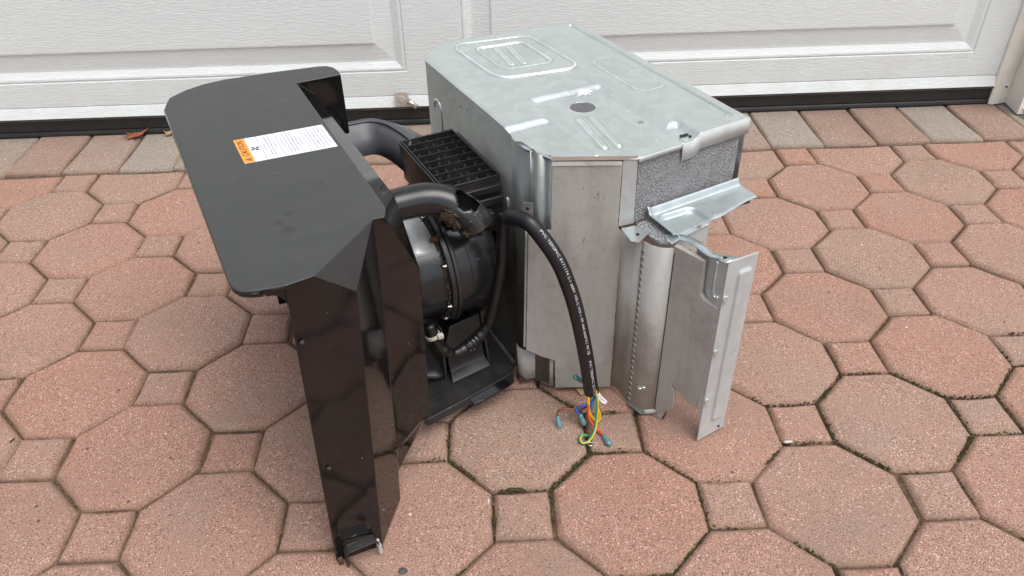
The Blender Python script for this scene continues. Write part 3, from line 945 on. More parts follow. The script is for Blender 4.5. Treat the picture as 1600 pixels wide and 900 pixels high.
# stepped ledges on the front of the grille housing
o = meshobj('front_ledge', *join([boxmesh(-0.060, GX1, GY0 - 0.006, GY0 - 0.0005, 0.372, 0.3845), boxmesh(-0.052, GX1 - 0.0005, GY0 - 0.012, GY0 - 0.0065, 0.352, 0.366), boxmesh(-0.050, GX1 - 0.001, GY0 - 0.004, GY0 - 0.0007, 0.30, 0.3515),
                                 boxmesh(-0.052, -0.012, GY0 - 0.030, GY0 - 0.0125, 0.325, 0.350)]), 'black', gr)
bevel(o, 0.0016, 2)
o = meshobj('white_tab', *blob((0.0185, GY0 - 0.016, 0.352), 0.003, 0.006, 0.013, 3, 0.1, 2), 'steel', gr, True)

# ---------------------------------------------------------------- motor
MY, MZ = 0.112, 0.232
motor = meshobj('motor', *lathe_x([(-0.200, 0.0), (-0.200, 0.070), (-0.193, 0.086), (-0.185, 0.090), (-0.1065, 0.0905), (-0.1065, 0.099)], MY, MZ, 64), 'black', unit, True)
M['drum'] = plastic_material('satin_black_drum', (0.017, 0.018, 0.020), 0.24, 0.10)
motor.data.materials[0] = M['drum']
m2 = motor.modifiers.new('es', 'EDGE_SPLIT'); m2.split_angle = R(40)
o = meshobj('motor_flange', *lathe_x([(-0.1065, 0.088), (-0.1065, 0.1015), (-0.1050, 0.1035), (-0.0985, 0.1050), (-0.0970, 0.1035), (-0.0960, 0.1065), (-0.0905, 0.1065), (-0.0890, 0.1050), (-0.0890, 0.094)], MY, MZ, 64), 'black', motor, True)
o.modifiers.new('es', 'EDGE_SPLIT').split_angle = R(35)
o = meshobj('fan_case', *lathe_x([(-0.0885, 0.0985), (-0.066, 0.0985), (-0.0655, 0.0978), (-0.0650, 0.0985), (-0.030, 0.0990), (-0.018, 0.096), (-0.010, 0.088), (-0.006, 0.075), (-0.006, 0.0)], MY, MZ, 64), 'drum', motor, True)
o.modifiers.new('es', 'EDGE_SPLIT').split_angle = R(40)
# silver rating plate curved round the top
def arc_patch(x0, x1, a0, a1, r, n=12):
    V, F = [], []
    for i in range(n + 1):
        a = R(a0 + (a1 - a0) * i / n)
        for x in (x0, x1):
            V.append((x, MY + r * math.cos(a), MZ + r * math.sin(a)))
    for i in range(n):
        F.append((2 * i, 2 * i + 1, 2 * i + 3, 2 * i + 2))
    return V, F
o = recalc(meshobj('rating_plate', *arc_patch(-0.168, -0.112, 80, 134, 0.0908), 'silver', motor, True), (0, -0.5, 0.8))
solid(o, 0.0004, 1.0)
bolt0 = None
for a in (92, 150, 196, 226):
    yb, zb = MY + 0.099 * math.cos(R(a)), MZ + 0.099 * math.sin(R(a))
    if bolt0 is None:
        bolt0 = meshobj('flange_bolt', *join([cyl((0, 0, 0), (-1, 0, 0), 0.0032, 0.004, 6), cyl((-0.004, 0, 0), (-1, 0, 0), 0.0018, 0.002, 8)]), 'bolt', motor)
        bb = bolt0
    else:
        bb = copyobj(bolt0)
    bb.location = (-0.1070, yb, zb)
o = meshobj('rusty_bolt', *join([cyl((-0.116, MY - 0.052, MZ + 0.083), (1, 0, 0), 0.0048, 0.012, 8), cyl((-0.119, MY - 0.052, MZ + 0.083), (1, 0, 0), 0.003, 0.004, 8)]), 'rust', motor)
dirt = []
rg = random.Random(21)
for i in range(420):
    a = R(rg.uniform(95, 245)); r = rg.uniform(0.0905, 0.0995)
    dirt.append(little((-0.1070 - abs(rg.gauss(0, 0.0025)), MY + r * math.cos(a), MZ + r * math.sin(a)), rg.uniform(0.0005, 0.0015), rg))
o = meshobj('caked_dust', *join(dirt), 'dirt', motor); o['kind'] = 'stuff'
# scroll neck between motor and grille, and rear plate
sc = meshobj('scroll_neck', *join([boxmesh(-0.078, 0.010, 0.062, 0.240, 0.295, 0.3245), boxmesh(-0.088, 0.012, 0.205, 0.250, 0.06, 0.32)]), 'black', unit)
bevel(sc, 0.004)
# side web from cowl to grille below the handles
v, f = prism([(-0.0880, 0.075, 0.399), (-0.0880, 0.258, 0.399), (-0.0880, 0.235, 0.350), (-0.0880, 0.160, 0.338), (-0.0880, 0.075, 0.345)], (0, 0, 0), (-0.003, 0, 0))
o = recalc(meshobj('grille_web', v, f, 'black', gr))
bevel(o, 0.0008)

# ---------------------------------------------------------------- base tray and motor foot
outl = [(-0.197, -0.066), (-0.100, -0.048), (-0.018, -0.030), (-0.006, -0.018), (-0.004, 0.10), (-0.004, 0.32), (-0.197, 0.34)]
n = len(outl)
V = [(x, y, 0.052) for x, y in outl] + [(x, y, 0.036) for x, y in outl] + [(x + (0.02 if x < -0.1 else -0.012), y + (0.035 if y < 0.1 else -0.02), 0.004) for x, y in outl]
F = [tuple(range(n))] + [(k * n + i, (k + 1) * n + i, (k + 1) * n + (i + 1) % n, k * n + (i + 1) % n) for k in range(2) for i in range(n)] + [tuple(range(3 * n - 1, 2 * n - 1, -1))]
tray = recalc(meshobj('base_tray', V, F, 'black', unit))
bevel(tray, 0.0016, 2)
# stepped ledge and small socket on its front
v, f = prism([(-0.113, -0.0515, 0.0500), (-0.0210, -0.0315, 0.0500), (-0.0175, -0.0375, 0.040), (-0.030, -0.0440, 0.040), (-0.108, -0.0610, 0.040)], (0, 0, 0), (0, 0, -0.004))
o = recalc(meshobj('tray_ledge', v, f, 'gloss', tray)); bevel(o, 0.0008)
o = meshobj('tray_socket', *boxmesh(-0.104, -0.086, -0.0585, -0.0520, 0.0375, 0.0425), 'black', tray)
bevel(o, 0.002)
# motor foot: upright plate flared at its bottom
prof = [(0.030, 0.150), (0.024, 0.120), (0.018, 0.075), (0.012, 0.064), (-0.004, 0.056), (-0.006, 0.0530)]
V, F = [], []
for i, (y, z) in enumerate(prof):
    wx0, wx1 = -0.120 - 0.004 * (i > 3), -0.048 + 0.002 * (i > 3)
    if i == 0: wx0 += 0.012
    V += [(wx0, y, z), (wx1, y + 0.010, z)]
for i in range(len(prof) - 1):
    F.append((2 * i, 2 * i + 1, 2 * i + 3, 2 * i + 2))
ft = recalc(meshobj('motor_foot', V, F, 'black', unit), (0, -1, 0.2)); solid(ft, 0.003); bevel(ft, 0.001)
o = box('foot_tag', (-0.086, -0.070, 0.0150, 0.0190, 0.094, 0.106), 'silver', ft)
o = meshobj('foot_cheek', *prism([(-0.128, 0.010, 0.053), (-0.128, 0.080, 0.053), (-0.122, 0.090, 0.150), (-0.122, 0.032, 0.150)], (0, 0, 0), (-0.004, 0, 0)), 'black', ft)
o = meshobj('foot_cheek', *prism([(-0.043, 0.022, 0.053), (-0.043, 0.090, 0.053), (-0.043, 0.100, 0.150), (-0.043, 0.044, 0.150)], (0, 0, 0), (0.004, 0, 0)), 'black', ft)
# loose dark drape of the motor lead below the motor on the left
o = meshobj('drain_pan', *blob((-0.150, 0.060, 0.062), 0.042, 0.050, 0.016, 2, 0.2, 3), 'black', tray, True)

# ---------------------------------------------------------------- flexible conduit
path = spline([(-0.014, -0.006, 0.372), (-0.022, -0.012, 0.330), (-0.027, -0.016, 0.290), (-0.036, -0.014, 0.236), (-0.049, -0.008, 0.172), (-0.068, -0.006, 0.142), (-0.093, -0.010, 0.130), (-0.118, -0.014, 0.128), (-0.139, -0.014, 0.143), (-0.152, -0.012, 0.170), (-0.158, -0.006, 0.200)], 10)
def cr(t):
    if t < 0.42: return 0.0100 - 0.0010 * t
    if 0.52 < t < 0.60: return 0.0112 + 0.0024 * math.sin((t - 0.5) * 230)
    return 0.0095 + 0.0016 * math.sin(t * 41) + 0.0008 * math.sin(t * 103)
cond = meshobj('motor_conduit', *tube(path, cr, 16), 'cable', unit, True)
cond.data.materials[0] = plain('dark_hose', (0.007, 0.007, 0.007), 0.34, 0, 0.3, 60)
ip = int(0.93 * (len(path) - 1))
d = (path[ip + 1] - path[ip]).normalized()
o = meshobj('cable_tie', *join([tube([path[ip] - d * 0.003, path[ip] + d * 0.003], 0.0126, 16), ]), 'stone_white', cond)
hx = path[ip] + Vector((0.009, -0.012, 0.004))
v, f = boxmesh(hx.x - 0.005, hx.x + 0.005, hx.y - 0.004, hx.y + 0.004, hx.z - 0.004, hx.z + 0.004)
o2 = meshobj('tie_head', v, f, 'stone_white', cond); bevel(o2, 0.001)
v, f = boxmesh(hx.x - 0.0022, hx.x + 0.0022, hx.y - 0.0046, hx.y - 0.0041, hx.z - 0.002, hx.z + 0.002)
for q in range(0): pass

# ---------------------------------------------------------------- galvanised housing: stamped top
ZC = 0.4865
YF, YB = -0.118, 0.462
X1 = 0.376
def xl(y):
    if y < -0.054: return 0.154 + (0.040 - 0.154) * (y - YF) / (-0.054 - YF)
    if y < -0.006: return 0.040 + (0.022 - 0.040) * (y + 0.054) / 0.048
    if y < 0.065: return 0.022 - 0.002 * (y + 0.006) / 0.071
    if y < 0.392: return 0.0195
    t = (y - 0.392) / (YB - 0.392)
    return 0.0195 + (0.083 - 0.0195) * (t ** 1.35)
def rr(x, y, x0, x1, y0, y1, r):
    """signed distance to a rounded rectangle"""
    dx = abs(x - (x0 + x1) / 2) - (x1 - x0) / 2 + r
    dy = abs(y - (y0 + y1) / 2) - (y1 - y0) / 2 + r
    return math.hypot(max(dx, 0), max(dy, 0)) + min(max(dx, dy), 0) - r
def seg(x, y, a, b):
    ax, ay = a; bx_, by = b
    t = max(0, min(1, ((x - ax) * (bx_ - ax) + (y - ay) * (by - ay)) / ((bx_ - ax) ** 2 + (by - ay) ** 2)))
    return math.hypot(x - ax - t * (bx_ - ax), y - ay - t * (by - ay))
def bumpf(d, w): return max(0.0, 1 - (d / w) ** 2) ** 2
def hc(x, y):
    h = 0.0
    d = rr(x + (y - 0.32) * 0.03, y + (x - 0.17) * 0.14, 0.094, 0.250, 0.222, 0.420, 0.030)
    h += 0.0014 * (1 - sstep(-0.003, 0.003, d)) + 0.0030 * bumpf(d, 0.0048)
    d = rr(x, y + (x - 0.17) * 0.10, 0.124, 0.221, 0.262, 0.388, 0.016)
    h -= 0.0016 * (1 - sstep(-0.003, 0.003, d)); h += 0.0026 * bumpf(d, 0.0048)
    h += 0.0028 * bumpf(seg(x, y, (0.160, 0.372), (0.150, 0.285)), 0.007)
    h += 0.0028 * bumpf(seg(x, y, (0.186, 0.370), (0.172, 0.280)), 0.007)
    # lowered front field with sloping shoulders
    m1 = (1 - sstep(0.041, 0.065, y)) * (1 - sstep(0.085, 0.12, x))
    m2 = (1 - sstep(0.119, 0.143, y)) * sstep(0.080, 0.115, x) * (1 - sstep(0.232, 0.262, x))
    m3 = (1 - sstep(-0.070, -0.046, y)) * sstep(0.225, 0.245, x) * (1 - sstep(0.259, 0.276, x))
    h -= 0.0095 * max(m1, m2, m3)
    for a, b in (((0.143, 0.035), (0.127, -0.066)), ((0.166, 0.036), (0.149, -0.071))):
        h += 0.0042 * bumpf(seg(x, y, a, b), 0.0070)
    h -= 0.0042 * bumpf(seg(x, y, (0.356, 0.425), (0.356, -0.078)), 0.0045)
    h += 0.0022 * bumpf(seg(x, y, (0.356, -0.078), (0.345, -0.080)), 0.006)
    d = rr(x, y, 0.281, 0.334, 0.064, 0.226, 0.016)
    h += 0.0010 * (1 - sstep(-0.003, 0.003, d)) + 0.0012 * bumpf(d, 0.0048)
    h += 0.0010 * noise.noise(Vector((x * 11, y * 11, 2.0)))
    # edges roll over
    e = min(X1 - x, YB - 0.02 - y + 0.02, x - xl(y))
    h -= 0.0018 * (1 - sstep(0.0, 0.005, e))
    return h
def hw(x, y):  # masks for the ridge glints and crease shade painted into the cover colour
    ridge_glint = crease_shade = 0.0
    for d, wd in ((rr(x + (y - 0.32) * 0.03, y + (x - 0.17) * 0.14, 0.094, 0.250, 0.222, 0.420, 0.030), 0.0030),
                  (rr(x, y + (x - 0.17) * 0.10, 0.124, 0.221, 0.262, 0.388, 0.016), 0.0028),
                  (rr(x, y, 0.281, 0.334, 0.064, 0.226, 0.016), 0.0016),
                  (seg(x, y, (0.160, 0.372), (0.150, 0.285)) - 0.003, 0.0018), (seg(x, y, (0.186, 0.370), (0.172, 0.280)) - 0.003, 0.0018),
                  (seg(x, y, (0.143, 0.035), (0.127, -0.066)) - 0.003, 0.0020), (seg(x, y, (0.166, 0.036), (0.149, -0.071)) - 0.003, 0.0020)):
        ridge_glint = max(ridge_glint, bumpf(d, wd) * (0.6 if wd < 0.0017 else 1.0))
        crease_shade = max(crease_shade, bumpf(abs(d) - 0.0045, 0.0020) * (0.5 if wd < 0.0017 else 1.0))
    crease_shade = max(crease_shade, bumpf(seg(x, y, (0.356, 0.425), (0.356, -0.078)), 0.0030) * 1.0)
    return ridge_glint, crease_shade * (1 - ridge_glint)
NX, NY = 250, 380
HC, HR = (0.1755, 0.0775), 0.0215
V, F = [], []
for j in range(NY + 1):
    y = YF + (YB - YF) * j / NY
    a = xl(y)
    for i in range(NX + 1):
        x = a + (X1 - a) * i / NX
        yy = y
        if y < 0.0:  yy = y + 0.016 * max(0, (x - 0.154) / 0.222) * (1 - sstep(YF, 0.0, y))
        if y > 0.35: yy = y - 0.021 * max(0, (x - 0.083) / 0.293) * sstep(0.35, YB, y)
        dx, dy = x - HC[0], yy - HC[1]
        dd = math.hypot(dx, dy)
        if abs(dd - HR) < 0.0012:
            x, yy = HC[0] + dx * HR / dd, HC[1] + dy * HR / dd
        V.append((x, yy, ZC + hc(x, yy)))
for j in range(NY):
    for i in range(NX):
        q = (j * (NX + 1) + i, j * (NX + 1) + i + 1, (j + 1) * (NX + 1) + i + 1, (j + 1) * (NX + 1) + i)
        cx = sum(V[k][0] for k in q) / 4 - HC[0]; cy = sum(V[k][1] for k in q) / 4 - HC[1]
        if math.hypot(cx, cy) < HR - 0.0004: continue
        F.append(q)
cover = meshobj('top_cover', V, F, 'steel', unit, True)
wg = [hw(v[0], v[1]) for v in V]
for an, q in (('ridge_glint', 0), ('crease_shade', 1)):
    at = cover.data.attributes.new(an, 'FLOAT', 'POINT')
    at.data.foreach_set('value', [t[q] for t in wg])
solid(cover, 0.0012)
o = meshobj('foam_plug', *cyl((HC[0], HC[1], 0.4590), (0, 0, 1), 0.0212, 0.0178, 40), 'foam', cover)
o.data.materials[0] = plain('dark_grey_foam', (0.13, 0.13, 0.14), 0.8, 0, 0.5, 700, 0.0015, 900)
o = box('slot', (0.249, 0.263, -0.0930, -0.0885, 0.4772, 0.4791), 'hole', cover)
o = meshobj('dimple', *cyl((0.262, -0.098, 0.4776), (0, 0, 1), 0.0025, 0.0014, 12), 'hole', cover)
# zinc bloom: a ragged white patch
pat = []
rg = random.Random(9)
for i in range(60):
    core = i < 26
    x, y = 0.207 + rg.gauss(0, 0.006 if core else 0.022), 0.124 + rg.gauss(0, 0.004 if core else 0.016)
    z = ZC + hc(x, y)
    a = rg.uniform(0, 6.28)
    r1, r2 = (rg.uniform(0.004, 0.009), rg.uniform(0.0015, 0.003)) if core else (rg.uniform(0.0006, 0.0022), rg.uniform(0.0004, 0.0010))
    z = ZC + hc(x, y)
    pts = []
    for q in range(7):
        t = q / 7 * 6.283
        u_, v_ = math.cos(t) * r1 * rg.uniform(.6, 1.2), math.sin(t) * r2 * rg.uniform(.6, 1.2)
        px, py = x + u_ * math.cos(a) - v_ * math.sin(a), y + u_ * math.sin(a) + v_ * math.cos(a)
        pts.append((px, py, ZC + hc(px, py) + 0.0003))
    pat.append((pts, [tuple(range(7))]))
o = meshobj('zinc_bloom', *join(pat), 'stone_white', cover); o['kind'] = 'stuff'
o.data.materials[0] = plain('zinc_bloom', (0.60, 0.63, 0.64), 0.6, 0.2, 0.25, 260)

# hanging lip on the right front, flush lip over the lining
def wave(x): return ZC + hc(x, -0.110) - 0.0014
def strip(name, xs_, yfun, ztop, zbot, mat, parent, t=0.0012, up=(0, -1, 0)):
    V, F = [], []
    for x in xs_:
        V += [(x, yfun(x), ztop(x)), (x, yfun(x), zbot(x))]
    for i in range(len(xs_) - 1):
        F.append((2 * i, 2 * i + 1, 2 * i + 3, 2 * i + 2))
    o = recalc(meshobj(name, V, F, mat, parent, True), up)
    return solid(o, t)
XS = [0.238 + (0.3755 - 0.238) * i / 40 for i in range(41)]
def fy(x): return -0.1195 + 0.016 * (x - 0.154) / 0.222
def lipb(x): return 0.4485 + 0.011 * sstep(0.260, 0.276, x)
lip = strip('front_lip', XS, fy, lambda x: ZC + hc(x, fy(x) + 0.001) + 0.0004, lipb, 'steel_grey', cover)
strip('front_lip', [0.154 + (0.238 - 0.154) * i / 14 for i in range(15)], fy, lambda x: ZC + hc(x, fy(x) + 0.001) + 0.0004, lambda x: ZC + hc(x, fy(x) + 0.001) - 0.007, 'steel_grey', cover)

# ---------------------------------------------------------------- housing walls
def ribbed():
    """plan of the left wall: corrugated corner at the front, then straight to the back"""
    pts = []
    def bulge(a, b, depth, n=12):
        a, b = Vector(a), Vector(b)
        d = (b - a); nrm = Vector((d.y, -d.x)).normalized()
        if nrm.x > 0: nrm = -nrm
        for i in range(n + 1):
            t = i / n
            pts.append(a.lerp(b, t) + nrm * depth * math.sin(math.pi * t) ** 1.5)
    pts.append(Vector((0.0435, -0.0535))); pts.append(Vector((0.0405, -0.0450)))
    bulge((0.0395, -0.0425), (0.0285, -0.0205), 0.0060)
    pts.append(Vector((0.0275, -0.0180))); pts.append(Vector((0.0285, -0.0145))); pts.append(Vector((0.0255, 0.0035)))
    bulge((0.0250, 0.0050), (0.0205, 0.0380), 0.0048)
    for y in (0.065, 0.12, 0.2, 0.30, 0.388): pts.append(Vector((0.0195, y)))
    for q in range(1, 9):
        y = 0.392 + (0.462 - 0.392) * q / 8
        pts.append(Vector((xl(y) + 0.001, y - 0.001)))
    pts.append(Vector((0.345, 0.441))); pts.append(Vector((0.3735, 0.439))); pts.append(Vector((0.374, -0.098)))
    return pts
pl = ribbed()
V, F = [], []
def sag(i, p):
    if p.y < 0.06 and p.x < 0.06: return ZC + hc(max(p.x, xl(p.y)) + 0.004, p.y) + 0.0012 + 0.0018 * math.sin(p.y * 190)
    return ZC - 0.0028
for i, p in enumerate(pl):
    V += [(p.x, p.y, 0.3605 if p.x > 0.35 else 0.012 if p.y > 0.1 else 0.016), (p.x, p.y, sag(i, p))]
for i in range(len(pl) - 1):
    F.append((2 * i, 2 * i + 2, 2 * i + 3, 2 * i + 1))
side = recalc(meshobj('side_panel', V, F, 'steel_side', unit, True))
bm = bmesh.new(); bm.from_mesh(side.data)
fl = max((f for f in bm.faces if abs(f.calc_center_median().x - 0.0195) < 0.002), key=lambda f: f.calc_area())
if fl.normal.x > 0: bmesh.ops.reverse_faces(bm, faces=bm.faces)
bm.to_mesh(side.data); bm.free()
side.modifiers.new('es', 'EDGE_SPLIT').split_angle = R(38)
solid(side, 0.0012)
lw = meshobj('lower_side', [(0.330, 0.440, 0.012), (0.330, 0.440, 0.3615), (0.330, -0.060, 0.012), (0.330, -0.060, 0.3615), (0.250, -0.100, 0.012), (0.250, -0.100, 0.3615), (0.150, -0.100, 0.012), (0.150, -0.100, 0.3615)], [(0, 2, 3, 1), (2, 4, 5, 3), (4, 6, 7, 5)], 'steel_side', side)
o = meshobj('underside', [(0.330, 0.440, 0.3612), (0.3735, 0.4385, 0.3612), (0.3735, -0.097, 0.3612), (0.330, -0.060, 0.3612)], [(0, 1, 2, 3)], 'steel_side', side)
# thin bright fold between the ribs, arched rib stamped in the left wall, dark specks
o = meshobj('fold_edge', *tube([Vector((0.0272, -0.0175, 0.340)), Vector((0.0272, -0.0175, 0.42)), Vector((0.0272, -0.0175, 0.4755))], 0.0012, 8), 'steel', side, True)
arc = [Vector((0.0200, 0.358 - 0.034 * (1 - math.cos(t)) / 2 * 1.0, 0.405 + 0.020 * math.sin(t))) for t in [math.pi * q / 12 for q in range(13)]]
arc += [Vector((0.0200, 0.3235, 0.36)), Vector((0.0200, 0.322, 0.25)), Vector((0.0200, 0.321, 0.08))]
o = meshobj('stamped_rib', *tube(arc, 0.0026, 10, ref=(-1, 0, 0)), 'steel', side, True)
for (y, z) in ((0.226, 0.455), (0.200, 0.459)):
    meshobj('rivet_hole', *cyl((0.0196, y, z), (-1, 0, 0), 0.0015, 0.0006, 8), 'hole', side)
# earth clip beside the cable
v, f = prism([(0.0085, -0.0265, 0.395), (0.0085, -0.0265, 0.356), (0.0190, -0.0385, 0.352), (0.0190, -0.0385, 0.397)], (0, 0, 0), (0.0012, 0.0012, 0))
o = recalc(meshobj('earth_clip', v, f, 'steel', side))
meshobj('clip_hole', *cyl((0.0135, -0.0325, 0.386), (-0.74, -0.66, 0), 0.0026, 0.0010, 12), 'hole', o)
# base flange along the foot of the left wall
o = meshobj('base_flange', *join([boxmesh(0.0115, 0.0145, 0.030, 0.200, -0.0005 + 0.002, 0.0165), boxmesh(0.0145, 0.0190, 0.030, 0.200, 0.0135, 0.0165)]), 'steel', side)
bevel(o, 0.0008)

# ---------------------------------------------------------------- front lining (P1) and its frame
fd = Vector((0.0886, -0.0464)).normalized()            # along the face, left to right
fn = Vector((fd.y, -fd.x))                             # outward normal
fo = Vector((0.051, -0.059))
def fp(s, z, o_=0.0):
    q = fo + fd * s + fn * o_
    return (q.x, q.y, z)
def S_(x): return (x - fo.x) / fd.x
poly = [(S_(0.043), 0.4700), (S_(0.1355), 0.4700), (S_(0.1355), 0.357), (S_(0.1415), 0.345), (S_(0.1415), 0.013), (S_(0.053), 0.012), (S_(0.0515), 0.078), (S_(0.0300), 0.088), (S_(0.0065), 0.103), (S_(0.0110), 0.345), (S_(0.0425), 0.351)]
rg = random.Random(4)
rag = []
for i, (s, z) in enumerate(poly):
    s2, z2 = poly[(i + 1) % len(poly)]
    n = max(1, int(math.hypot(s2 - s, z2 - z) / 0.006))
    for q in range(n):
        t = q / n
        j = 0.0005 if q else 0
        rag.append((s + (s2 - s) * t + rg.uniform(-j, j), z + (z2 - z) * t + rg.uniform(-j, j)))
v, f = prism([fp(s, z, -0.001) for s, z in rag], (0, 0, 0), (fn.x * 0.0045, fn.y * 0.0045, 0))
lin = recalc(meshobj('front_lining', v, f, 'lining', unit))
bevel(lin, 0.0009, 2, 50)
# left return of the lining, wrapped round the corner
v, f = prism([fp(S_(0.0060), 0.106, -0.0015), fp(S_(0.0105), 0.345, -0.0015), fp(S_(0.0105), 0.345, -0.010), fp(S_(0.0060), 0.106, -0.012)], (0, 0, 0), (-0.0035, 0.0015, 0))
o = recalc(meshobj('lining_return', v, f, 'lining_pale', lin))
# top turn-over of the lining: a rounded ledge with a ragged seam
v, f = prism([fp(S_(0.043), 0.4712, 0.0036), fp(S_(0.1345), 0.4712, 0.0036), fp(S_(0.1345), 0.4655, 0.0052), fp(S_(0.043), 0.4655, 0.0052)], (0, 0, 0), (-fn.x * 0.002, -fn.y * 0.002, 0))
o = recalc(meshobj('lining_fold', v, f, 'lining_pale', lin))
# metal frame strip at its right, and under the cover
v, f = prism([fp(S_(0.1362), 0.4725, 0.0015), fp(S_(0.1555), 0.4725, 0.0015), fp(S_(0.1565), 0.363, 0.0015), fp(S_(0.1362), 0.3565, 0.0015)], (0, 0, 0), (fn.x * 0.0014, fn.y * 0.0014, 0))
fs = recalc(meshobj('frame_strip', v, f, 'steel_grey', unit)); bevel(fs, 0.0005)
v, f = prism([fp(S_(0.0415), 0.4735, 0.0025), fp(S_(0.1555), 0.4735, 0.0025), fp(S_(0.1555), 0.4800, 0.0025), fp(S_(0.0415), 0.4800, 0.0025)], (0, 0, 0), (fn.x * 0.0014, fn.y * 0.0014, 0))
o = recalc(meshobj('top_flange', v, f, 'steel', fs))
# corner foot, bare and rusty at the bottom
cfp = [(0.0080, 0.006, 0.084, 0.006), (0.0060, -0.005, 0.084, 0.004), (0.0110, -0.0140, 0.083, 0.006), (0.0190, -0.0215, 0.081, 0.012), (0.0270, -0.0285, 0.079, 0.019),
       (0.0330, -0.0350, 0.079, 0.017), (0.0370, -0.0385, 0.079, 0.012), (0.0420, -0.0440, 0.079, 0.009), (0.0460, -0.0500, 0.079, 0.008), (0.0515, -0.0555, 0.079, 0.008)]
V, F = [], []
for x, y, a, b in cfp: V += [(x, y, a), (x, y, b)]
for i in range(len(cfp) - 1): F.append((2 * i, 2 * i + 1, 2 * i + 3, 2 * i + 2))
cf = recalc(meshobj('corner_foot', V, F, 'lining_pale', unit, True), (-0.4, -0.9, 0)); solid(cf, 0.0015)
o = meshobj('rust_patch', [(0.0060, 0.003, 0.007), (0.0045, -0.0095, 0.0050), (0.0040, -0.0100, 0.016), (0.0055, 0.002, 0.018)], [(0, 1, 2, 3)], 'rust', cf)
o2 = meshobj('rust_patch', [(0.0045, -0.0096, 0.0040), (0.0180, -0.0235, 0.0075), (0.0120, -0.0180, 0.014), (0.0040, -0.0102, 0.020)], [(0, 1, 2, 3)], 'rust', cf)
# pale board edge showing under the lining
o = box('board_edge', (0.088, 0.140, -0.094, -0.070, 0.0015, 0.0035), 'leaf_tan', unit)

# ---------------------------------------------------------------- lower duct: recess, rounded corner, outer flap
def wallstrip(name, plan_pts, z0, z1, mat, parent, t=0.002, smooth=True, up=(-1, -0.5, 0)):
    V, F = [], []
    for i, (x, y) in enumerate(plan_pts):
        a = z0(i) if callable(z0) else z0
        b = z1(i) if callable(z1) else z1
        V += [(x, y, a), (x, y, b)]
    for i in range(len(plan_pts) - 1):
        F.append((2 * i, 2 * i + 2, 2 * i + 3, 2 * i + 1))
    o = recalc(meshobj(name, V, F, mat, parent, smooth), up)
    return solid(o, t)
pts = [(0.1395, -0.1065), (0.1440, -0.120), (0.1475, -0.134), (0.1500, -0.150)]
duct = wallstrip('duct_recess', pts, lambda i: (0.020, 0.020, 0.017, 0.010)[i], lambda i: (0.356, 0.356, 0.354, 0.352)[i], 'lining', unit)
cor = [(0.1500, -0.1505), (0.1502, -0.158), (0.1512, -0.166), (0.1535, -0.174), (0.1570, -0.181), (0.1615, -0.1868), (0.1668, -0.1912), (0.1725, -0.1945), (0.1755, -0.2005)]
dc = wallstrip('duct_corner', cor, lambda i: 0.010 + 0.0012 * i, lambda i: 0.352 + 0.0006 * i, 'lining_pale', unit)
# dark seams where the sheets meet
meshobj('seam', *tube([Vector((0.1412, -0.1092, 0.350)), Vector((0.1415, -0.1092, 0.018))], 0.0007, 6), 'hole', duct)
meshobj('seam', *tube([Vector((0.1745, -0.1993, 0.350)), Vector((0.1740, -0.1993, 0.020))], 0.0008, 6), 'hole', dc)
# row of perforations along the seam
hv, hf = join([cyl((0, 0, 0), (-1, 0.0, 0), 0.0026, 0.0010, 12)])
hol = meshobj('perforation', hv, hf, 'hole', dc)
hol.data.materials[0] = plain('shaded_hole', (0.17, 0.16, 0.15), 0.8)
ring = meshobj('perforation_rim', *tube([Vector((0, 0.0036 * math.cos(a), 0.0036 * math.sin(a))) for a in [R(20 * q) for q in range(10)]], 0.0009, 6, ref=(-1, 0, 0)), 'lining_pale', dc, True)
NH = 26
for i in range(NH):
    z = 0.020 + (0.335 - 0.020) * i / (NH - 1)
    h_ = hol if i == 0 else copyobj(hol)
    r_ = ring if i == 0 else copyobj(ring)
    h_.location = (0.1492, -0.1565, z); r_.location = (0.1486, -0.1565, z)
    for q in (h_, r_): q.rotation_euler = (0, 0, 0.05)
# torn dent near the bottom of the corner
o = meshobj('torn_dent', *join([blob((0.1545, -0.1765, 0.062), 0.005, 0.006, 0.0022, 5, 0.5, 2), blob((0.1585, -0.1825, 0.066), 0.004, 0.004, 0.002, 6, 0.4, 2)]), 'steel', dc, True)
# outer flap: a thick lined sheet with a stepped edge
d4 = Vector((0.0306, -0.0795)).normalized()
def q4(s, z, o_=0.0):
    a = Vector((0.1735, -0.1970)) + d4 * s + Vector((d4.y, -d4.x)) * o_
    return (a.x, a.y, z)
pl4 = [(0.0, 0.362), (0.053, 0.357), (0.0545, 0.298), (0.0600, 0.291), (0.0850, 0.286), (0.0765, 0.066), (0.026, 0.096), (0.0345, 0.083), (0.0365, 0.058), (0.0350, 0.040), (0.0230, 0.026), (0.012, 0.016), (0.0, 0.020)]
v, f = prism([q4(s, z, 0.0) for s, z in pl4], (0, 0, 0), (-d4.y * 0.009, d4.x * 0.009, 0))
flap = recalc(meshobj('outer_flap', v, f, 'lining', unit)); bevel(flap, 0.0016, 2)
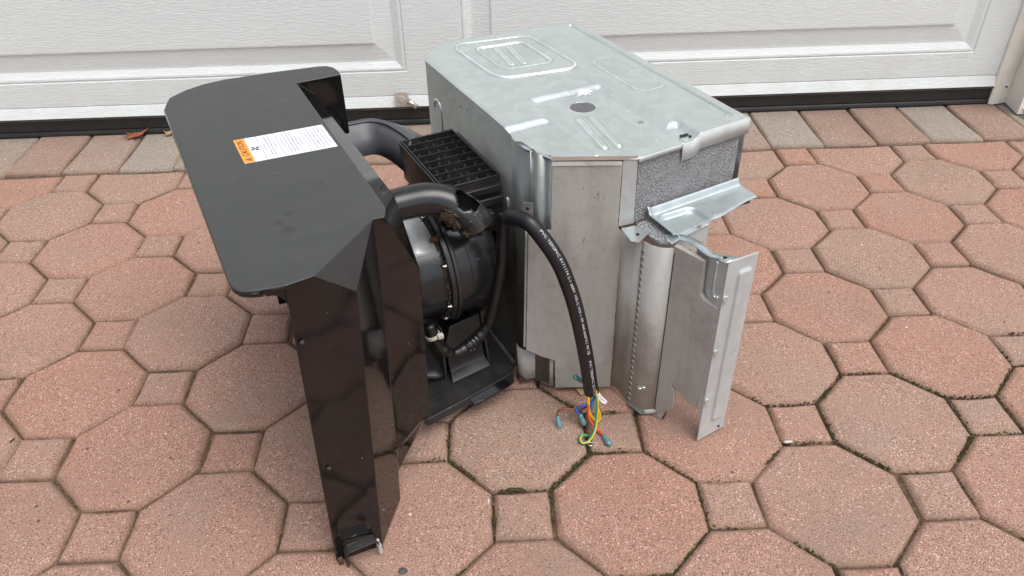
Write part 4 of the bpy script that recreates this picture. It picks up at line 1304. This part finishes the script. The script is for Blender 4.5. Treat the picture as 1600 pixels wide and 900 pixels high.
# bent tongues below
o = meshobj('bent_tongue', *prism([(0.1775, -0.2060, 0.060), (0.1840, -0.2200, 0.075), (0.1840, -0.2170, 0.022), (0.1810, -0.2120, 0.004), (0.1765, -0.2050, 0.006)], (0, 0, 0), (0.0015, 0.0006, 0)), 'lining', flap)
o = meshobj('rusty_edge', *tube([Vector((0.1840, -0.2180, 0.040)), Vector((0.1850, -0.2170, 0.020)), Vector((0.1825, -0.2140, 0.006))], 0.0016, 6), 'rust', flap)
o = meshobj('foot_plate', *prism([(0.150, -0.150, 0.0025), (0.156, -0.185, 0.0025), (0.176, -0.197, 0.0025), (0.20, -0.17, 0.0025), (0.17, -0.14, 0.0025)], (0, 0, 0), (0, 0, 0.0014)), 'steel_side', dc)
o = meshobj('foot_fin', *prism([(0.1600, -0.1880, 0.010), (0.1860, -0.2050, 0.018), (0.1860, -0.2050, 0.0215), (0.1600, -0.1880, 0.0150)], (0, 0, 0), (0.0025, -0.0035, -0.002)), 'stone_white', dc)

# ---------------------------------------------------------------- end bracket (right)
eb_pts = [(0.2045, -0.2825, 0.002), (0.2590, -0.2825, 0.0035), (0.2595, -0.2825, 0.3740), (0.2065, -0.2825, 0.3740)]
EX0, EX1, EZ0, EZ1 = 0.2050, 0.2590, 0.0025, 0.3740
V, F = [], []
nxx, nzz = 60, 150
for j in range(nzz + 1):
    z = EZ0 + (EZ1 - EZ0) * j / nzz
    for i in range(nxx + 1):
        x = EX0 + (EX1 - EX0) * i / nxx
        h = -0.0042 * (1 - sstep(-0.0010, 0.0016, rr(x, z, 0.2275, 0.2505, 0.044, 0.350, 0.005)))
        for zn in (0.304, 0.199, 0.094):
            t = max(0, 1 - abs(z - zn) / 0.012) * max(0, 1 - (x - EX0) / 0.010)
            h += 0.0 * t
        zz = z - (0.010 * (i / nxx) * (1 - sstep(0, 0.03, z)) * -1 if z < 0.03 else 0) + 0.0
        if z > 0.36: zz = z
        V.append((x, -0.2825 + h, zz))
for j in range(nzz):
    for i in range(nxx):
        F.append((j * (nxx + 1) + i, j * (nxx + 1) + i + 1, (j + 1) * (nxx + 1) + i + 1, (j + 1) * (nxx + 1) + i))
eb = recalc(meshobj('end_bracket', V, F, 'steel_grey', unit, True), (0, -1, 0)); solid(eb, 0.0013)
# its return flange with a U shaped rib, and pressed corner dents
v, f = prism([(0.2055, -0.2815, 0.030), (0.2055, -0.2700, 0.085), (0.2035, -0.2200, 0.140), (0.2030, -0.2150, 0.362), (0.2060, -0.2815, 0.3725)], (0, 0, 0), (0.0013, 0, 0))
o = recalc(meshobj('return_flange', v, f, 'steel_grey', eb))
o = meshobj('u_rib', *tube(spline([(0.2040, -0.2615, 0.365), (0.2042, -0.2620, 0.320), (0.2044, -0.2635, 0.305), (0.2046, -0.2690, 0.300), (0.2048, -0.2735, 0.306)], 6), 0.0030, 10), 'steel', eb, True)
for zn in (0.304, 0.199, 0.094):
    v = [(0.2040, -0.2842, zn + 0.007), (0.2150, -0.2842, zn + 0.006), (0.2085, -0.2880, zn - 0.007), (0.2092, -0.2825, zn + 0.009)]
    o = meshobj('pressed_dent', v, [(0, 2, 3), (2, 1, 3), (1, 0, 3)], 'steel', eb)
meshobj('screw_hole', *cyl((0.2470, -0.2830, 0.020), (0, -1, 0), 0.0022, 0.0012, 12), 'hole', eb)

# ---------------------------------------------------------------- foam, shelf and tabs
foam = box('foam_block', (0.157, 0.362, -0.1145, 0.02, 0.3625, 0.4765), 'foam', unit)
for vv in foam.data.vertices:
    if vv.co.x > 0.3 and vv.co.y < 0: vv.co.y += 0.015
v, f = prism([(0.158, -0.118, 0.358), (0.190, -0.118, 0.358), (0.190, -0.172, 0.358), (0.182, -0.184, 0.358), (0.170, -0.1875, 0.358), (0.1600, -0.181, 0.358), (0.1555, -0.165, 0.358)], (0, 0, 0), (0, 0, 0.006))
o = recalc(meshobj('foam_pad', v, f, 'foam', unit)); bevel(o, 0.0015)
# stamped shelf
SX0, SX1 = 0.178, 0.368
V, F = [], []
nxx, nyy = 80, 40
def sy(t, x):
    fr = -0.1875 + 0.011 * sstep(SX0, 0.262, x) + 0.021 * sstep(0.262, SX1, x)
    bk = -0.1175 + 0.010 * (x - SX0) / (SX1 - SX0)
    return fr + (bk - fr) * t
for j in range(nyy + 1):
    t = j / nyy
    for i in range(nxx + 1):
        x = SX0 + (SX1 - SX0) * i / nxx
        y = sy(t, x)
        if i == 0: pass
        h = 0.0115 * sstep(0.86, 1.0, t)
        h -= 0.0085 * (1 - sstep(-0.005, 0.002, rr(x, y, 0.188, 0.258, -0.200, -0.130, 0.016)))
        h -= 0.0050 * (1 - sstep(0.0, 0.08, t)) * (0 if x < 0.262 else 1) * 0.3
        h += 0.0035 * (1 - sstep(SX0, SX0 + 0.009, x))
        V.append((x, y, 0.3725 + h))
for j in range(nyy):
    for i in range(nxx):
        F.append((j * (nxx + 1) + i, j * (nxx + 1) + i + 1, (j + 1) * (nxx + 1) + i + 1, (j + 1) * (nxx + 1) + i))
shelf = meshobj('stamped_shelf', V, F, 'steel_dull', unit, True); solid(shelf, 0.0013)
meshobj('dimple', *cyl((0.236, -0.178, 0.3668), (0, 0, 1), 0.003, 0.0022, 12), 'steel', shelf)
meshobj('dimple', *cyl((0.272, -0.166, 0.3725), (0, 0, 1), 0.003, 0.0022, 12), 'steel', shelf)
# gasket hanging under its right end, bright rivet at the back corner
o = box('rubber_gasket', (0.272, 0.360, -0.150, -0.125, 0.3585, 0.3675), 'rubber', shelf, 0.002)
# upright web under the shelf
v, f = prism([(0.190, -0.1800, 0.3655), (0.2605, -0.1735, 0.3710), (0.2560, -0.1735, 0.318), (0.2490, -0.1745, 0.306), (0.235, -0.1755, 0.322), (0.190, -0.1800, 0.345)], (0, 0, 0), (0, 0.0013, 0))
o = recalc(meshobj('shelf_web', v, f, 'steel_grey', shelf))
meshobj('dimple', *cyl((0.2470, -0.1745, 0.334), (0, -1, 0), 0.003, 0.0018, 12), 'steel', o)
# diagonal strap and tab to the end bracket
st = spline([(0.1885, -0.183, 0.3680), (0.1965, -0.200, 0.3700), (0.1985, -0.222, 0.3715), (0.2010, -0.248, 0.3695), (0.2085, -0.268, 0.3725), (0.2120, -0.2815, 0.3742)], 6)
V, F = [], []
for i, p in enumerate(st):
    t = i / (len(st) - 1)
    wd = 0.0060 if t < 0.72 else 0.0060 + 0.006 * sstep(0.72, 0.85, t)
    V += [(p.x - wd, p.y - 0.001, p.z - 0.0035 * (1 - t)), (p.x + wd, p.y + 0.001, p.z)]
for i in range(len(st) - 1):
    F.append((2 * i, 2 * i + 1, 2 * i + 3, 2 * i + 2))
strap = recalc(meshobj('strap', V, F, 'steel', unit, True), (0, 0, 1)); solid(strap, 0.0013)
meshobj('strap_hole', *cyl((0.2085, -0.2700, 0.3722), (0, 0, 1), 0.0032, 0.0012, 14), 'hole', strap)
# two tabs on the left
v, f = prism([(0.1240, -0.1560, 0.3640), (0.1290, -0.1260, 0.3640), (0.1300, -0.1215, 0.3640), (0.1500, -0.1265, 0.3640), (0.1565, -0.1350, 0.3640), (0.1560, -0.1445, 0.3640), (0.1655, -0.1480, 0.3640), (0.1640, -0.1530, 0.3640), (0.1440, -0.1610, 0.3640), (0.1310, -0.1660, 0.3640)], (0, 0, 0), (0, 0, 0.0013))
tab = recalc(meshobj('mounting_tab', v, f, 'steel', unit))
for vv in tab.data.vertices: vv.co.z += (vv.co.x - 0.145) * 0.12
meshobj('tab_hole', *cyl((0.1410, -0.1490, 0.3645), (0, 0, 1), 0.0028, 0.0012, 14), 'hole', tab)
v, f = prism([(0.1690, -0.1840, 0.3650), (0.1750, -0.1715, 0.3660), (0.1930, -0.1755, 0.3660), (0.1930, -0.1830, 0.3660), (0.1880, -0.1900, 0.3630), (0.1730, -0.1930, 0.3620)], (0, 0, 0), (0, 0, 0.0013))
t2 = recalc(meshobj('mounting_tab', v, f, 'steel', unit)); bevel(t2, 0.0006)

# ---------------------------------------------------------------- power cable and its loose wires
CP = [(-0.010, -0.020, 0.366), (-0.017, -0.036, 0.380), (-0.011, -0.057, 0.387), (-0.001, -0.079, 0.382), (0.024, -0.107, 0.333), (0.039, -0.123, 0.281), (0.049, -0.132, 0.233), (0.061, -0.143, 0.155), (0.0705, -0.154, 0.069)]
path = spline(CP, 10)
pc = meshobj('power_cable', *tube(path, 0.0127, 24), 'cable', unit, True)
pc.modifiers.new('es', 'EDGE_SPLIT').split_angle = R(50)
# printed legend wrapped on the jacket
fr = frames(path, CAMDIR)
cum = [0.0]
for a, b in zip(path[:-1], path[1:]): cum.append(cum[-1] + (b - a).length)
def onjacket(s, v, ang, r):
    i = 0
    while i < len(cum) - 2 and cum[i + 1] < s: i += 1
    t = (s - cum[i]) / (cum[i + 1] - cum[i])
    p = fr[i][0].lerp(fr[i + 1][0], t); a = fr[i][2].lerp(fr[i + 1][2], t).normalized(); b = fr[i][3].lerp(fr[i + 1][3], t).normalized()
    th = ang + v / r
    return p + (a * math.cos(th) + b * math.sin(th)) * r
SIDE = -1.0
pr = []
for msg, s0 in (('PVC TERSPVC E171174 2-1 600V 105-C VW-1 PP 444 600PVC 90 7B', 0.080), ('PVC TERSPVC E171174', 0.330)):
    tv, tf = text_mesh(msg, 0.0064, 0.0, 0.00006)
    mn = min(v.x for v in tv); mx = max(v.x for v in tv)
    L = 0.236 if s0 < 0.2 else 0.080
    co = []
    for v in tv:
        co.append(onjacket(min(cum[-1] - 0.001, s0 + (v.x - mn) / (mx - mn) * L), v.y * SIDE, -0.40, 0.01295))
    pr.append((co, tf))
o = meshobj('cable_print', *join(pr), 'white_print', pc)
def wire(name, mat, pts, r=0.0021):
    return meshobj(name, *tube(spline(pts, 8), r, 10), mat, pc, True)
E0 = Vector((0.0705, -0.154, 0.071))
def crimp(p, d, parent=pc, L=0.024):
    p = Vector(p); d = Vector(d).normalized()
    n = 9
    path_ = [p + d * (L * i / (n - 1)) for i in range(n)]
    prof = [0.0032, 0.0036, 0.0038, 0.0037, 0.0044, 0.0050, 0.0051, 0.0046, 0.0026]
    o = meshobj('crimp_terminal', *tube(path_, lambda t: prof[min(8, int(round(t * 8)))], 14), 'crimp', parent, True)
    return o
wire('yellow_wire', 'wire_yellow', [(0.0630, -0.1590, 0.080), (0.0610, -0.1610, 0.050), (0.0640, -0.1630, 0.028), (0.0740, -0.1660, 0.009), (0.0800, -0.1665, 0.008), (0.0820, -0.1660, 0.020), (0.0790, -0.1640, 0.034)], 0.0026)
wire('blue_wire', 'wire_blue', [(0.0735, -0.1580, 0.080), (0.0720, -0.1610, 0.062), (0.0640, -0.1600, 0.050), (0.0520, -0.1550, 0.046), (0.0450, -0.1510, 0.041), (0.0430, -0.1520, 0.035), (0.0490, -0.1550, 0.026)], 0.0023)
crimp((0.0490, -0.1550, 0.0275), (0.18, -0.30, -0.80))
wire('brown_wire', 'wire_brown', [(0.0690, -0.1550, 0.078), (0.0665, -0.1550, 0.050), (0.0560, -0.1510, 0.033), (0.0400, -0.1420, 0.032), (0.0260, -0.1340, 0.032), (0.0185, -0.1310, 0.026), (0.0170, -0.1325, 0.018)], 0.0021)
crimp((0.0170, -0.1325, 0.019), (-0.05, -0.35, -0.55))
wire('red_wire', 'wire_red', [(0.0660, -0.1560, 0.078), (0.0600, -0.1620, 0.048), (0.0590, -0.1680, 0.026), (0.0650, -0.1800, 0.010), (0.0690, -0.1930, 0.0060), (0.0700, -0.2000, 0.0060)], 0.0023)
crimp((0.0695, -0.1990, 0.0065), (-0.05, -0.95, -0.02))
gw = wire('green_wire', 'wire_green', [(0.0725, -0.1620, 0.080), (0.0735, -0.1690, 0.056), (0.0690, -0.1760, 0.024), (0.0590, -0.1860, 0.007), (0.0420, -0.1960, 0.0040), (0.0300, -0.1960, 0.0040), (0.0290, -0.1880, 0.0060), (0.0370, -0.1810, 0.0070), (0.0460, -0.1850, 0.0040)], 0.0023)
gs = [Vector(p) + Vector((-0.0006, -0.0016, 0.0012)) for p in [(0.0725, -0.1620, 0.080), (0.0735, -0.1690, 0.056), (0.0690, -0.1760, 0.024), (0.0590, -0.1860, 0.007), (0.0420, -0.1960, 0.0040), (0.0300, -0.1960, 0.0040), (0.0290, -0.1880, 0.0060), (0.0370, -0.1810, 0.0070)]]
o = meshobj('yellow_stripe', *tube(spline([p + Vector((0.0013, 0, 0)) for p in gs], 8), 0.0012, 8), 'wire_yellow', pc, True)
wire('white_wire', 'wire_white', [(0.0765, -0.1560, 0.080), (0.0830, -0.1600, 0.062), (0.0925, -0.1640, 0.048), (0.0940, -0.1650, 0.0455), (0.0905, -0.1645, 0.0440), (0.0820, -0.1610, 0.055), (0.0740, -0.1570, 0.078)], 0.0023)
wire('white_wire', 'wire_white', [(0.0710, -0.1480, 0.074), (0.0720, -0.1330, 0.070), (0.0680, -0.1250, 0.073)], 0.0021)
crimp((0.0690, -0.1262, 0.0720), (-0.55, 0.1, 0.60))
crimp((0.0730, -0.1540, 0.046), (0.02, -0.05, -0.9), L=0.017)
o = meshobj('ring_terminal', *tube([Vector((0.0415 + 0.0042 * math.cos(a), -0.2030 + 0.0042 * math.sin(a), 0.0030)) for a in [R(24 * q) for q in range(16)]], 0.0013, 8, ref=(0, 0, 1)), 'bolt', pc, True)
# rubber collar where the cable leaves the housing
o = meshobj('cable_collar', *join([tube(path[2:6], 0.0146, 20), tube(path[8:10], 0.0140, 20)]), 'rubber', pc, True)

# ================================================================== litter on the pavers
def lone(name, v, f, mat, label, cat, smooth=True):
    return tag(meshobj(name, v, f, mat, None, smooth), label, cat)
def leaf_mesh(cx, cy, z, pts, sc, rot, curl):
    V = [(0, 0)] + pts
    c, s = math.cos(rot), math.sin(rot)
    out = []
    for x, y in V:
        r = math.hypot(x, y)
        out.append((cx + sc * (c * x - s * y), cy + sc * (s * x + c * y), z + curl * r * r * (1 if x > 0 else 0.5) * sc))
    n = len(pts)
    return out, [(0, i + 1, (i + 1) % n + 1) for i in range(n)]
maple = [(1, 0), (0.45, 0.16), (0.62, 0.55), (0.25, 0.36), (0.1, 0.85), (-0.12, 0.36), (-0.5, 0.5), (-0.32, 0.12), (-0.7, 0), (-0.32, -0.12), (-0.5, -0.5), (-0.12, -0.36), (0.1, -0.85), (0.25, -0.36), (0.62, -0.55), (0.45, -0.16)]
o = lone('dry_leaf', *leaf_mesh(-1.085, 1.428, 0.004, maple, 0.048, 0.35, 0.35), 'leaf', 'curled reddish brown dry leaf lying at the foot of the garage door', 'leaf', False); solid(o, 0.0006)
o = lone('leaf_fragment', *leaf_mesh(-0.985, 1.432, 0.003, maple, 0.020, 1.2, 0.6), 'leaf_tan', 'tiny tan leaf scrap by the door seal, behind the black cowl corner', 'leaf', False); solid(o, 0.0006)
o = lone('leaf_fragment', *leaf_mesh(1.585, 1.338, 0.003, maple, 0.026, 2.2, 0.8), 'leaf', 'rust coloured leaf scrap at the foot of the cream door jamb', 'leaf', False); solid(o, 0.0006)
lone('pebble', *blob((-0.182, -0.094, 0.0015), 0.0072, 0.0055, 0.0018, 1, 0.2, 2), 'stone_dark', 'flat dark round pebble in front of the black cowl foot', 'pebble')
lone('pebble', *blob((-0.0545, 0.028, -0.003), 0.0026, 0.0060, 0.0030, 2, 0.3, 2), 'stone_white', 'small white pebble wedged in the joint right of the cowl', 'pebble')
lone('paint_chip', *blob((0.4575, 0.1195, 0.0), 0.0085, 0.003, 0.0018, 3, 0.4, 2), 'stone_white', 'white paint chip lying in the paver joint right of the metal bracket', 'chip')
lone('dirt_clod', *blob((-0.884, 0.202, -0.004), 0.006, 0.012, 0.005, 4, 0.6, 2), 'moss', 'dark mossy clod in the paver joint at the left edge', 'dirt clod')
lone('dirt_clod', *blob((-0.012, 0.050, -0.006), 0.016, 0.004, 0.004, 5, 0.6, 2), 'moss', 'mossy clod in the joint below the metal box', 'dirt clod')
